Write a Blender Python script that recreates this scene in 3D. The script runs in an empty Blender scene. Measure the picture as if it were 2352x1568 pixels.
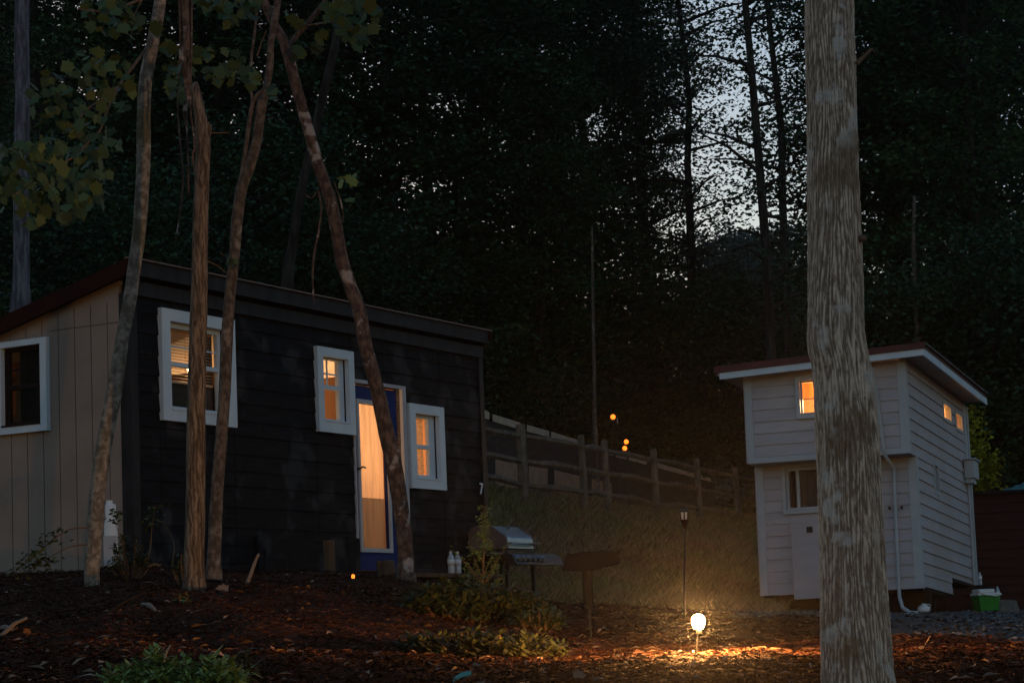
import bpy, math, random
import numpy as np
from math import sin, cos, radians, pi, sqrt, atan2
from mathutils import Vector, Matrix, Quaternion

random.seed(7)
RNG = np.random.default_rng(11)
SC = bpy.context.scene
COL = SC.collection

# ------------------------------------------------------------------ camera maths
FOC = 5273.0; TH = radians(7.58); RO = 0.042          # measured on a 2352 px wide view
def ray(vx, vy):
    dx = vx-1176.0; dy = vy-784.0
    x = dx*cos(RO)-dy*sin(RO); y = dy*cos(RO)+dx*sin(RO)
    return Vector((x, FOC*cos(TH)+y*sin(TH), FOC*sin(TH)-y*cos(TH)))
def at(vx, vy, Y):
    r = ray(vx, vy); return r*(Y/r.y)

# ------------------------------------------------------------------ object helpers
def tag(o, label=None, cat=None, group=None, kind=None):
    if label: o['label'] = label
    if cat: o['category'] = cat
    if group: o['group'] = group
    if kind: o['kind'] = kind
    return o
def thing(name, label, cat, loc=(0, 0, 0), group=None):
    o = bpy.data.objects.new(name, None); COL.objects.link(o)
    o.location = loc; o.empty_display_size = .2
    return tag(o, label, cat, group)
def world_loc(o):
    v = Vector((0, 0, 0))
    while o is not None:
        v += o.location; o = o.parent
    return v
class MB:
    """collects shapes, then becomes one mesh object; M maps local frame to world"""
    def __init__(s, M=None):
        s.v = []; s.f = []; s.M = M or Matrix.Identity(4)
    def add(s, vs, fs):
        b = len(s.v)
        s.v += [s.M @ Vector(p) for p in vs]
        s.f += [tuple(i+b for i in f) for f in fs]
        return s
    def box(s, a, b):
        (x0, y0, z0), (x1, y1, z1) = a, b
        x0, x1 = min(x0, x1), max(x0, x1); y0, y1 = min(y0, y1), max(y0, y1); z0, z1 = min(z0, z1), max(z0, z1)
        return s.hexa([(x0, y0, z0), (x1, y0, z0), (x1, y1, z0), (x0, y1, z0), (x0, y0, z1), (x1, y0, z1), (x1, y1, z1), (x0, y1, z1)])
    def hexa(s, p):
        return s.add(p, [(0, 3, 2, 1), (4, 5, 6, 7), (0, 1, 5, 4), (1, 2, 6, 5), (2, 3, 7, 6), (3, 0, 4, 7)])
    def tube(s, pts, rads, n=10, jit=0.0, cap=True, rng=None):
        pts = [Vector(p) for p in pts]
        if not hasattr(rads, '__len__'): rads = [rads]*len(pts)
        vs = []; fs = []
        prev = None
        for i, p in enumerate(pts):
            d = (pts[min(i+1, len(pts)-1)]-pts[max(i-1, 0)])
            if d.length < 1e-9: d = Vector((0, 0, 1))
            d.normalize()
            if prev is None:
                u = d.orthogonal().normalized()
            else:
                u = (prev-d*prev.dot(d)).normalized()
            prev = u
            w = d.cross(u)
            for k in range(n):
                a = 2*pi*k/n
                r = rads[i]*(1+(random.uniform(-jit, jit) if jit else 0))
                vs.append(p+(u*cos(a)+w*sin(a))*r)
        for i in range(len(pts)-1):
            for k in range(n):
                k2 = (k+1) % n
                fs.append((i*n+k, i*n+k2, (i+1)*n+k2, (i+1)*n+k))
        if cap:
            fs.append(tuple(range(n-1, -1, -1)))
            b = (len(pts)-1)*n
            fs.append(tuple(range(b, b+n)))
        return s.add(vs, fs)
    def lathe(s, prof, c=(0, 0, 0), n=20):
        vs = []; fs = []
        for r, z in prof:
            for k in range(n):
                a = 2*pi*k/n
                vs.append((c[0]+r*cos(a), c[1]+r*sin(a), c[2]+z))
        m = len(prof)
        for i in range(m-1):
            for k in range(n):
                k2 = (k+1) % n
                fs.append((i*n+k, i*n+k2, (i+1)*n+k2, (i+1)*n+k))
        fs.append(tuple(range(n-1, -1, -1))); fs.append(tuple(range((m-1)*n, m*n)))
        return s.add(vs, fs)
    def prism(s, outline, d):
        """outline: list of points (3D), d: offset vector"""
        n = len(outline); d = Vector(d)
        vs = [Vector(p) for p in outline]+[Vector(p)+d for p in outline]
        fs = [tuple(range(n)), tuple(range(2*n-1, n-1, -1))]
        for i in range(n):
            j = (i+1) % n
            fs.append((i, i+n, j+n, j))
        return s.add(vs, fs)
    def build(s, name, mat, parent=None, smooth=False, bevel=0):
        off = world_loc(parent) if parent else Vector((0, 0, 0))
        me = bpy.data.meshes.new(name)
        me.from_pydata([v-off for v in s.v], [], s.f); me.update()
        if smooth:
            me.polygons.foreach_set('use_smooth', [True]*len(me.polygons))
        me.materials.append(mat)
        o = bpy.data.objects.new(name, me); COL.objects.link(o)
        if parent: o.parent = parent
        if bevel:
            b = o.modifiers.new('b', 'BEVEL'); b.width = bevel; b.segments = 2; b.limit_method = 'ANGLE'
        return o
def pieces(name, m, par, M, boxes, bevel=0):
    return [MB(M).box(a, b).build(name, m, par, bevel=bevel) for a, b in boxes]
def npmesh(name, V, Fq, mat, parent=None, smooth=False):
    """fast mesh from numpy arrays; Fq (m,k) faces"""
    me = bpy.data.meshes.new(name)
    V = np.asarray(V, dtype=np.float32); Fq = np.asarray(Fq, dtype=np.int32)
    me.vertices.add(len(V)); me.vertices.foreach_set('co', V.ravel())
    m, k = Fq.shape
    me.loops.add(m*k); me.loops.foreach_set('vertex_index', Fq.ravel())
    me.polygons.add(m)
    me.polygons.foreach_set('loop_start', np.arange(0, m*k, k, dtype=np.int32))
    if smooth: me.polygons.foreach_set('use_smooth', np.ones(m, dtype=bool))
    me.update(calc_edges=True); me.validate()
    me.materials.append(mat)
    o = bpy.data.objects.new(name, me); COL.objects.link(o)
    if parent: o.parent = parent
    return o

# ------------------------------------------------------------------ materials
def new_mat(name):
    m = bpy.data.materials.new(name); m.use_nodes = True
    nt = m.node_tree; b = nt.nodes['Principled BSDF']
    return m, nt, b
def mat(name, c1, c2=None, scale=8, stretch=(1, 1, 1), rough=.8, metal=0, bump=0, bscale=None, detail=6, lo=.35, hi=.65, spec=.3, c3=None, s3=1.2, island=0):
    m, nt, b = new_mat(name); N = nt.nodes; L = nt.links
    b.inputs['Roughness'].default_value = rough; b.inputs['Metallic'].default_value = metal
    b.inputs['Specular IOR Level'].default_value = spec
    if c2 is None:
        c2 = tuple(x*.8 for x in c1)
    tc = N.new('ShaderNodeTexCoord'); mp = N.new('ShaderNodeMapping'); mp.inputs['Scale'].default_value = stretch
    L.new(tc.outputs['Object'], mp.inputs['Vector'])
    nz = N.new('ShaderNodeTexNoise'); nz.inputs['Scale'].default_value = scale; nz.inputs['Detail'].default_value = detail
    L.new(mp.outputs[0], nz.inputs['Vector'])
    cr = N.new('ShaderNodeValToRGB'); cr.color_ramp.elements[0].position = lo; cr.color_ramp.elements[1].position = hi
    cr.color_ramp.elements[0].color = (*c1, 1); cr.color_ramp.elements[1].color = (*c2, 1)
    L.new(nz.outputs['Fac'], cr.inputs['Fac'])
    out = cr.outputs['Color']
    if c3:
        n3 = N.new('ShaderNodeTexNoise'); n3.inputs['Scale'].default_value = s3; n3.inputs['Detail'].default_value = 4
        L.new(tc.outputs['Object'], n3.inputs['Vector'])
        r3 = N.new('ShaderNodeValToRGB'); r3.color_ramp.elements[0].position = .56; r3.color_ramp.elements[1].position = .66
        L.new(n3.outputs['Fac'], r3.inputs['Fac'])
        mx = N.new('ShaderNodeMix'); mx.data_type = 'RGBA'
        L.new(r3.outputs['Color'], mx.inputs[0]); L.new(out, mx.inputs[6]); mx.inputs[7].default_value = (*c3, 1)
        out = mx.outputs[2]
    if island:
        g = N.new('ShaderNodeNewGeometry'); hs = N.new('ShaderNodeHueSaturation')
        ma = N.new('ShaderNodeMapRange'); ma.inputs[3].default_value = 1-island; ma.inputs[4].default_value = 1+island
        L.new(g.outputs['Random Per Island'], ma.inputs[0]); L.new(ma.outputs[0], hs.inputs['Value']); L.new(out, hs.inputs['Color'])
        out = hs.outputs['Color']
    L.new(out, b.inputs['Base Color'])
    if bump:
        nb = N.new('ShaderNodeTexNoise'); nb.inputs['Scale'].default_value = bscale or scale; nb.inputs['Detail'].default_value = 6
        L.new(mp.outputs[0], nb.inputs['Vector'])
        bp = N.new('ShaderNodeBump'); bp.inputs['Strength'].default_value = 1; bp.inputs['Distance'].default_value = bump
        L.new(nb.outputs['Fac'], bp.inputs['Height']); L.new(bp.outputs[0], b.inputs['Normal'])
    return m
def emit(name, col, st):
    m, nt, b = new_mat(name)
    b.inputs['Base Color'].default_value = (*col, 1)
    b.inputs['Emission Color'].default_value = (*col, 1); b.inputs['Emission Strength'].default_value = st
    return m
def glass(name, tint=(1, 1, 1), refl=.12):
    m, nt, b = new_mat(name); N = nt.nodes; L = nt.links
    N.remove(b); o = N['Material Output']
    t = N.new('ShaderNodeBsdfTransparent'); t.inputs[0].default_value = (*tint, 1)
    g = N.new('ShaderNodeBsdfGlossy'); g.inputs['Roughness'].default_value = .03
    f = N.new('ShaderNodeFresnel'); f.inputs[0].default_value = 1.12
    x = N.new('ShaderNodeMixShader'); L.new(f.outputs[0], x.inputs[0]); L.new(t.outputs[0], x.inputs[1]); L.new(g.outputs[0], x.inputs[2])
    L.new(x.outputs[0], o.inputs[0])
    return m
def translucent(name, col, tr=.7):
    m, nt, b = new_mat(name); N = nt.nodes; L = nt.links
    o = N['Material Output']
    t = N.new('ShaderNodeBsdfTranslucent'); d = N.new('ShaderNodeBsdfDiffuse'); N.remove(b)
    tc = N.new('ShaderNodeTexCoord'); mp = N.new('ShaderNodeMapping'); mp.inputs['Scale'].default_value = (6, 6, .8)
    nz = N.new('ShaderNodeTexNoise'); nz.inputs['Scale'].default_value = 1.5; nz.inputs['Detail'].default_value = 3
    L.new(tc.outputs['Object'], mp.inputs[0]); L.new(mp.outputs[0], nz.inputs['Vector'])
    cr = N.new('ShaderNodeValToRGB'); cr.color_ramp.elements[0].color = (*[c*.72 for c in col], 1); cr.color_ramp.elements[1].color = (*col, 1)
    cr.color_ramp.elements[0].position = .35; cr.color_ramp.elements[1].position = .6
    L.new(nz.outputs['Fac'], cr.inputs[0]); L.new(cr.outputs[0], t.inputs[0]); L.new(cr.outputs[0], d.inputs[0])
    x = N.new('ShaderNodeMixShader'); x.inputs[0].default_value = tr; L.new(d.outputs[0], x.inputs[1]); L.new(t.outputs[0], x.inputs[2])
    L.new(x.outputs[0], o.inputs[0])
    return m
def leafmat(name, c1, c2, tr=.25, island=.5):
    m = mat(name, c1, c2, scale=.6, rough=.6, spec=.25, island=island)
    nt = m.node_tree; N = nt.nodes; L = nt.links; b = N['Principled BSDF']; o = N['Material Output']
    src = b.inputs['Base Color'].links[0].from_socket
    t = N.new('ShaderNodeBsdfTranslucent'); L.new(src, t.inputs[0])
    x = N.new('ShaderNodeMixShader'); x.inputs[0].default_value = tr
    L.new(b.outputs[0], x.inputs[1]); L.new(t.outputs[0], x.inputs[2]); L.new(x.outputs[0], o.inputs[0])
    return m
def barkmat(name, dark, light, sc=26, zs=.16, bump=.012, lichen=None, moss=None, ls=5, ridge=False):
    m, nt, b = new_mat(name); N = nt.nodes; L = nt.links
    b.inputs['Roughness'].default_value = .92; b.inputs['Specular IOR Level'].default_value = .15
    tc = N.new('ShaderNodeTexCoord'); mp = N.new('ShaderNodeMapping'); mp.inputs['Scale'].default_value = (1, 1, zs)
    # waver the furrows a little
    wn = N.new('ShaderNodeTexNoise'); wn.inputs['Scale'].default_value = 7; wn.inputs['Detail'].default_value = 2
    L.new(tc.outputs['Object'], wn.inputs['Vector'])
    wa = N.new('ShaderNodeVectorMath'); wa.operation = 'MULTIPLY_ADD'; wa.inputs[1].default_value = (.05, .05, .05)
    L.new(wn.outputs['Color'], wa.inputs[0]); L.new(tc.outputs['Object'], wa.inputs[2]); L.new(wa.outputs[0], mp.inputs[0])
    nz = N.new('ShaderNodeTexNoise'); nz.inputs['Scale'].default_value = sc; nz.inputs['Detail'].default_value = 5; nz.inputs['Roughness'].default_value = .6
    L.new(mp.outputs[0], nz.inputs['Vector'])
    cr = N.new('ShaderNodeValToRGB'); e = cr.color_ramp.elements
    e[0].position = .42; e[0].color = (*dark, 1); e[1].position = .62; e[1].color = (*light, 1)
    L.new(nz.outputs['Fac'], cr.inputs[0]); out = cr.outputs[0]
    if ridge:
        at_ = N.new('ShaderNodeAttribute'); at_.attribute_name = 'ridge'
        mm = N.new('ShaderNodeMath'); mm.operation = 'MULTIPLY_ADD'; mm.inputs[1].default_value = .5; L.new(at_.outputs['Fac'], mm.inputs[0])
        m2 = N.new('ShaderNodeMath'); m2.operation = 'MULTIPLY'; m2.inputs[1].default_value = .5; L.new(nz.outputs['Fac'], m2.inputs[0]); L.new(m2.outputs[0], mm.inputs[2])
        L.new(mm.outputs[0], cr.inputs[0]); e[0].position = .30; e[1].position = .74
    for col, s, p, sd in ((lichen, ls, .60, 3.1), (moss, 2.2, .58, 9.7)):
        if not col: continue
        ad = N.new('ShaderNodeVectorMath'); ad.inputs[1].default_value = (sd, sd, sd); L.new(tc.outputs['Object'], ad.inputs[0])
        n2 = N.new('ShaderNodeTexNoise'); n2.inputs['Scale'].default_value = s; n2.inputs['Detail'].default_value = 5; L.new(ad.outputs[0], n2.inputs['Vector'])
        r2 = N.new('ShaderNodeValToRGB'); r2.color_ramp.elements[0].position = p; r2.color_ramp.elements[1].position = p+.06
        L.new(n2.outputs['Fac'], r2.inputs[0])
        mul = N.new('ShaderNodeMath'); mul.operation = 'MULTIPLY'; mul.inputs[1].default_value = .75; L.new(r2.outputs[0], mul.inputs[0])
        mx = N.new('ShaderNodeMix'); mx.data_type = 'RGBA'; L.new(mul.outputs[0], mx.inputs[0]); L.new(out, mx.inputs[6]); mx.inputs[7].default_value = (*col, 1)
        out = mx.outputs[2]
    L.new(out, b.inputs['Base Color'])
    bp = N.new('ShaderNodeBump'); bp.inputs['Distance'].default_value = bump; bp.inputs['Strength'].default_value = 1
    L.new(nz.outputs['Fac'], bp.inputs['Height']); L.new(bp.outputs[0], b.inputs['Normal'])
    return m

M_mulch = mat('mulch', (.020, .008, .005), (.090, .037, .022), scale=38, rough=1, spec=.03, bump=.02, bscale=30, detail=9, c3=(.03, .014, .009), s3=.8)
M_gravel = mat('gravel', (.02, .02, .019), (.11, .105, .10), scale=34, rough=.95, bump=.02, bscale=40, detail=8, c3=(.045, .03, .022), s3=.7)
M_bank = mat('bank_soil', (.10, .066, .042), (.17, .12, .07), scale=22, rough=1, bump=.02, detail=8, c3=(.028, .032, .012), s3=.35)
M_forest = mat('forest_floor', (.010, .008, .005), (.028, .022, .013), scale=6, rough=1, bump=.03, detail=8)
M_char = mat('charred_boards', (.004, .005, .007), (.0095, .0115, .0150), scale=3.5, stretch=(1, 1, 6), rough=.8, spec=.12, bump=.004, bscale=6, c3=(.030, .032, .036), s3=2.6)
M_black = mat('black_trim', (.011, .0115, .014), (.024, .025, .030), scale=8, stretch=(1, 1, .3), rough=.6, spec=.15, bump=.002)
M_tan = mat('tan_panel', (.235, .195, .165), (.29, .24, .205), scale=2.2, rough=.85, bump=.001, bscale=60)
M_white = mat('white_paint', (.50, .62, .71), (.57, .69, .77), scale=3, rough=.55)
M_offwhite = mat('pale_trim', (.37, .42, .455), (.42, .47, .50), scale=4, rough=.55)
M_grey = mat('grey_jamb', (.36, .38, .42), (.43, .45, .49), scale=4, rough=.6)
M_siding = mat('pale_siding', (.37, .36, .385), (.43, .415, .44), scale=2.0, stretch=(1, 1, 3), rough=.7, bump=.0012, bscale=40, c3=(.37, .34, .34), s3=.6)
M_red = mat('red_metal', (.055, .006, .008), (.08, .008, .010), scale=5, rough=.45)
M_darkred = mat('dark_red_metal', (.020, .003, .003), (.030, .005, .004), scale=5, rough=.7, spec=.08)
M_soffit = mat('soffit', (.30, .26, .24), (.36, .31, .29), scale=4, rough=.8)
M_blue = mat('blue_door_paint', (.007, .024, .12), (.009, .030, .15), scale=4, rough=.6, spec=.1)
M_intwood = mat('interior_wood', (.42, .20, .09), (.55, .28, .13), scale=3, stretch=(1, 1, .2), rough=.7)
M_intpale = mat('interior_plaster', (.60, .52, .40), (.66, .58, .46), scale=3, rough=.8)
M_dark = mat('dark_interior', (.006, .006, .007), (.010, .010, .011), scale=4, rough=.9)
M_slat = mat('blind_slats', (.50, .34, .20), (.56, .38, .23), scale=6, rough=.6)
M_slatw = translucent('blind_slats_thin', (.85, .70, .50), .5)
M_curtain = translucent('door_curtain', (.92, .78, .60), .8)
M_curtain2 = translucent('door_lower_curtain', (.26, .23, .20), .7)
M_darkcurtain = mat('dark_curtain', (.05, .035, .035), (.11, .075, .07), scale=14, stretch=(1, 1, .05), rough=.9)
M_glass = glass('window_glass')
M_wood = mat('weathered_wood', (.075, .060, .045), (.16, .13, .10), scale=9, stretch=(1, 1, .6), rough=.9, bump=.006)
M_darkwood = mat('dark_wood', (.009, .005, .004), (.020, .012, .009), scale=9, rough=.9, bump=.006)
M_brownwood = mat('brown_stump_wood', (.05, .028, .016), (.11, .065, .038), scale=12, stretch=(1, 1, .2), rough=.9, bump=.006)
M_paleboard = mat('pale_board', (.42, .35, .28), (.52, .44, .35), scale=5, rough=.85)
M_paneldark = mat('dark_panel', (.025, .025, .027), (.05, .05, .053), scale=4, stretch=(1, 1, 5), rough=.9)
M_panelbrown = mat('brown_panel', (.30, .19, .13), (.38, .25, .18), scale=5, rough=.9)
M_steel = mat('grill_steel', (.30, .33, .36), (.38, .41, .44), scale=5, rough=.28, metal=1)
M_steelcap = mat('grill_end_enamel', (.12, .085, .078), (.15, .105, .095), scale=5, rough=.5)
M_gblack = mat('grill_black', (.012, .012, .013), (.02, .02, .022), scale=5, rough=.4)
M_gdark = mat('grill_panel', (.05, .053, .058), (.065, .068, .074), scale=5, rough=.3, metal=.6)
M_green = mat('green_plastic', (.012, .19, .022), (.016, .23, .03), scale=4, rough=.45)
M_plwhite = mat('white_plastic', (.60, .66, .68), (.68, .73, .75), scale=6, rough=.45)
M_bottle = mat('water_bottle_plastic', (.30, .36, .42), (.42, .48, .54), scale=14, rough=.15, spec=.8)
M_label = mat('bottle_band', (.60, .66, .72), (.66, .72, .76), scale=9, rough=.5)
M_block = mat('grey_block', (.11, .105, .10), (.17, .165, .155), scale=18, rough=.95, bump=.004)
M_shed = mat('dark_red_shed', (.030, .008, .008), (.045, .013, .012), scale=4, stretch=(1, 1, 5), rough=.85)
M_teal = mat('teal_tarp', (.05, .19, .20), (.09, .27, .28), scale=3, rough=.5)
M_tealstrip = mat('teal_strip', (.06, .26, .25), (.09, .32, .30), scale=8, rough=.5)
M_bulb = emit('bulb_glow', (1, .44, .12), 2700)
M_amber = emit('amber_glow', (1, .20, .015), .8)
M_string = emit('string_bulb_glow', (1, .15, .012), 1.1)
M_faint = emit('faint_glow', (1, .30, .06), .35)
M_lamp = emit('lamp_glow', (1, .60, .25), 9)
M_chip = mat('bark_shreds', (.019, .0075, .005), (.095, .042, .026), scale=3, rough=1, spec=.03, island=.65)
M_chipl = mat('pale_chips', (.13, .08, .05), (.27, .18, .12), scale=3, rough=.9, island=.45)
M_peb = mat('pebbles', (.05, .05, .05), (.20, .195, .19), scale=2, rough=.9, island=.6)
M_grass = mat('bank_grass', (.21, .145, .078), (.14, .15, .055), scale=.5, rough=.9, island=.55, c3=(.15, .095, .062), s3=.7)
M_leaf = leafmat('forest_leaf', (.020, .050, .026), (.036, .080, .034))
M_leafl = leafmat('forest_leaf_light', (.026, .070, .028), (.050, .105, .040))
M_leaf_haze = leafmat('haze_tinted_leaf', (.030, .065, .060), (.045, .085, .075))  # bluish distance haze put into the leaf colour of the far trees
M_leaf_lamplight = leafmat('lamplight_tinted_leaf', (.20, .22, .012), (.34, .33, .02))  # yellow lamplight put into the shrub's leaf colour
M_maple = leafmat('maple_leaf', (.040, .072, .026), (.068, .098, .032), tr=.2, island=.5)
M_shrub = leafmat('shrub_leaf', (.030, .050, .016), (.060, .072, .022), tr=.15, island=.5)
M_shrubd = leafmat('shrub_leaf_dark', (.022, .036, .012), (.05, .052, .018), tr=.15, island=.6)
M_plant = leafmat('bright_plant_leaf', (.13, .21, .05), (.22, .28, .07), tr=.15, island=.5)
M_twig = mat('twig_bark', (.10, .06, .035), (.16, .10, .06), scale=20, rough=.9)
M_stick = mat('pale_stick', (.17, .13, .10), (.24, .19, .15), scale=20, rough=.9)
M_orangeleaf = mat('fallen_orange_leaf', (.24, .09, .03), (.32, .13, .045), scale=9, rough=.8)
M_bigbark = barkmat('big_tree_bark', (.20, .150, .112), (.68, .56, .45), sc=100, zs=.5, bump=.008, ridge=True, lichen=(.60, .57, .53), moss=(.17, .11, .06), ls=9)
M_bark1 = barkmat('pale_bark', (.11, .10, .085), (.27, .25, .215), sc=22, zs=.9, bump=.006, lichen=(.38, .36, .31), moss=(.10, .09, .045))
M_bark2 = barkmat('ridged_brown_bark', (.052, .040, .030), (.20, .16, .122), sc=60, zs=.08, bump=.01)
M_bark3 = barkmat('brown_bark', (.060, .047, .039), (.155, .128, .106), sc=26, zs=.6, bump=.006, lichen=(.27, .24, .21))
M_bark4 = barkmat('red_brown_bark', (.050, .034, .028), (.135, .095, .077), sc=24, zs=.6, bump=.006, lichen=(.38, .35, .33), ls=7)
M_forbark = barkmat('forest_bark', (.014, .012, .011), (.04, .036, .033), sc=10, zs=.2, bump=.01)
M_greybark = barkmat('grey_forest_bark', (.055, .055, .066), (.16, .16, .19), sc=14, zs=.15, bump=.01)

# ------------------------------------------------------------------ noise + terrain
_P = RNG.permutation(4096)
def _h(i, j): return _P[(_P[i & 4095]+j) & 4095]/4095.0
def vnoise(x, y):
    x = np.asarray(x, float); y = np.asarray(y, float)
    xi = np.floor(x).astype(int); yi = np.floor(y).astype(int); fx = x-xi; fy = y-yi
    fx = fx*fx*(3-2*fx); fy = fy*fy*(3-2*fy)
    return (_h(xi, yi)*(1-fx)+_h(xi+1, yi)*fx)*(1-fy)+(_h(xi, yi+1)*(1-fx)+_h(xi+1, yi+1)*fx)*fy
def fbm(x, y, o=4):
    s = 0; a = .5; t = 0
    for k in range(o):
        s = s+a*vnoise(x*2**k+17*k, y*2**k+5*k); t += a; a *= .5
    return s/t
VX = [-400, 0, 300, 600, 900, 1100, 1350, 1600, 1750, 2100, 2350, 2700]
TAB = {
 -8: ['z-1.5']*12, 3: ['z-1.15']*12, 5: ['z-.78']*12, 7: ['z-.42']*12,
 9: [1590, 1585, 1580, 1580, 1580, 1580, 1575, 1572, 1570, 1570, 1568, 1568],
 12: [1500, 1490, 1478, 1478, 1490, 1500, 1505, 1500, 1495, 1492, 1488, 1488],
 16: [1408, 1396, 1362, 1350, 1374, 1425, 1450, 1450, 1450, 1455, 1455, 1455],
 20: [1345, 1335, 1318, 1320, 1326, 1370, 1400, 1425, 1428, 1434, 1434, 1434],
 24: [1325, 1322, 1322, 1330, 1335, 1368, 1395, 1416, 1419, 1423, 1424, 1424],
 28: ['z.9', 'z.9', 'z.9', 'z.82', 'z.7', 1385, 1394, 1406, 1412, 1414, 1415, 1415],
 32: ['z1.1', 'z1.0', 'z.95', 'z.9', 'z.85', 1340, 1378, 1400, 1408, 1411, 1411, 1411],
 36: ['z1.8', 'z1.7', 'z1.6', 'z1.5', 'z1.5', 1225, 1315, 1380, 1400, 1408, 1408, 1408],
 40: ['z3', 'z2.9', 'z2.8', 'z2.7', 'z2.7', 1112, 1215, 1310, 1355, 'z.27', 'z.27', 'z.27'],
 44: ['z3.8', 'z3.7', 'z3.5', 'z3.3', 'z3', 'z2.85', 1148, 1225, 1285, 'z.5', 'z.4', 'z.4'],
 50: ['z5', 'z5', 'z4.5', 'z4', 'z3.4', 'z3', 'z2.8', 'z2.7', 'z2.5', 'z1.2', 'z1', 'z1'],
 60: ['z8', 'z8', 'z7', 'z6', 'z5', 'z4.2', 'z3.6', 'z3.2', 'z3', 'z2.8', 'z3', 'z4'],
 80: ['z15', 'z14', 'z13', 'z12', 'z10', 'z9', 'z8', 'z6', 'z5', 'z5.5', 'z7', 'z9'],
 110: ['z26', 'z25', 'z23', 'z21', 'z19', 'z17', 'z14', 'z11', 'z9', 'z10', 'z13', 'z18'],
 170: ['z48', 'z46', 'z42', 'z38', 'z34', 'z30', 'z25', 'z19', 'z15', 'z17', 'z24', 'z32'],
}
_A = np.array([(v-1176)/FOC*1.0-.005 for v in VX]); _D = np.array(sorted(TAB))
_Z = np.zeros((len(_D), len(_A)))
for i, d in enumerate(_D):
    for j, v in enumerate(TAB[d]):
        _Z[i, j] = float(v[1:]) if isinstance(v, str) else at(VX[j], v, d).z
def zbase(x, y):
    x = np.asarray(x, float); y = np.asarray(y, float)
    a = np.clip(x/np.maximum(y, 5.0), _A[0]+1e-6, _A[-1]-1e-6); d = np.clip(y, _D[0]+1e-6, _D[-1]-1e-6)
    j = np.clip(np.searchsorted(_A, a)-1, 0, len(_A)-2); i = np.clip(np.searchsorted(_D, d)-1, 0, len(_D)-2)
    u = (a-_A[j])/(_A[j+1]-_A[j]); w = (d-_D[i])/(_D[i+1]-_D[i])
    u = u*u*(3-2*u)*.5+u*.5
    return (_Z[i, j]*(1-u)+_Z[i, j+1]*u)*(1-w)+(_Z[i+1, j]*(1-u)+_Z[i+1, j+1]*u)*w
def zg(x, y):
    near = np.clip((np.asarray(y, float)-6)/6, 0, 1)
    z = zbase(x, y)+(fbm(np.asarray(x)*1.3+50, np.asarray(y)*.9+50)-.5)*.16*near*np.clip(1.6-np.asarray(y)/40, .35, 1)
    z = z+(fbm(np.asarray(x)*7, np.asarray(y)*7, 2)-.5)*.035
    z = z+.10*np.exp(-((np.asarray(x)+3.35)**2/.25+(np.asarray(y)-19.2)**2/1.2))
    return z
def zf(x, y): return float(zg(np.array([x]), np.array([y]))[0])
def region(x, y):
    """0 mulch 1 gravel 2 bank 3 forest"""
    n = (fbm(x*.8+9, y*.8+3)-.5)
    vx = (x/np.maximum(y, 5)+.005)*FOC+1176+n*90
    d = y+n*5
    r = np.zeros(x.shape, int)
    r[(vx > 1690) & (vx < 2040) & (d > 20.5) & (d < 40)] = 1
    r[(vx >= 2040) & (d > 13.5) & (d < 42)] = 1
    r[(vx > 1040) & (vx < 1800) & (d > 27.5+np.clip((vx-1300)/450, 0, 1)*3.5) & (y < 52) & ~((r == 1) & (vx > 1700) & (d < 33))] = 2
    r[(y > 52) | ((y > 32) & (vx < 1040)) | ((y > 42) & (vx > 1790))] = 3
    return r
ys = [-8, -5, -2, 1, 3, 4.2]
while ys[-1] < 170: ys.append(ys[-1]*1.0125+.01)
ys = np.array(ys)
aa = np.concatenate([np.arange(-.95, -.30, .03), np.arange(-.30, .30, .0036), np.arange(.30, .96, .03)])
YY, AA = np.meshgrid(ys, aa, indexing='ij')
XX = AA*np.maximum(YY, 14.0); ZZ = zg(XX, YY)
nr, nc = XX.shape
TV = np.stack([XX.ravel(), YY.ravel(), ZZ.ravel()], 1)
ii, jj = np.meshgrid(np.arange(nr-1), np.arange(nc-1), indexing='ij')
q = (ii*nc+jj).ravel(); TF = np.stack([q, q+1, q+nc+1, q+nc], 1)
cx = TV[TF].mean(1); reg = region(cx[:, 0], cx[:, 1])
for k, (nm, m) in enumerate((('mulch_bed', M_mulch), ('gravel_yard', M_gravel), ('grass_bank', M_bank), ('forest_hillside', M_forest))):
    f = TF[reg == k]; us, inv = np.unique(f, return_inverse=True)
    o = npmesh(nm, TV[us], inv.reshape(f.shape), m, smooth=True); o['kind'] = 'structure'

# ------------------------------------------------------------------ scatter helpers (numpy)
def rand_rot(n, tilt=pi, rng=RNG):
    """random orthonormal frames (n,3,3): rows = axis along, across, normal"""
    yaw = rng.uniform(0, 2*pi, n); el = rng.uniform(-tilt, tilt, n)*rng.uniform(.2, 1, n); ro = rng.uniform(-tilt, tilt, n)
    ax = np.stack([np.cos(yaw)*np.cos(el), np.sin(yaw)*np.cos(el), np.sin(el)], 1)
    up = np.tile([0., 0., 1.], (n, 1)); s = np.cross(up, ax); s /= np.linalg.norm(s, axis=1)[:, None]+1e-9
    nn = np.cross(ax, s)
    s2 = s*np.cos(ro)[:, None]+nn*np.sin(ro)[:, None]; n2 = np.cross(ax, s2)
    return ax, s2, n2
def leaves(P, L, W, tilt=pi, rng=RNG, bend=.15):
    """rhombic leaves bent along the midrib: 6 verts, 2 quads sharing the midrib? -> 4 verts + fold"""
    n = len(P); ax, s, nn = rand_rot(n, tilt, rng)
    L = np.broadcast_to(L, n)[:, None]*rng.uniform(.7, 1.2, n)[:, None]; W = np.broadcast_to(W, n)[:, None]
    a = P-ax*L*.5; b = P+s*W*.5+nn*L*bend-ax*L*.08; c = P+ax*L*.5; d = P-s*W*.5+nn*L*bend-ax*L*.08
    V = np.stack([a, b, c, d], 1).reshape(-1, 3)
    F = (np.arange(n)[:, None]*4+np.array([0, 1, 2, 3]))
    return V, F
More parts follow.
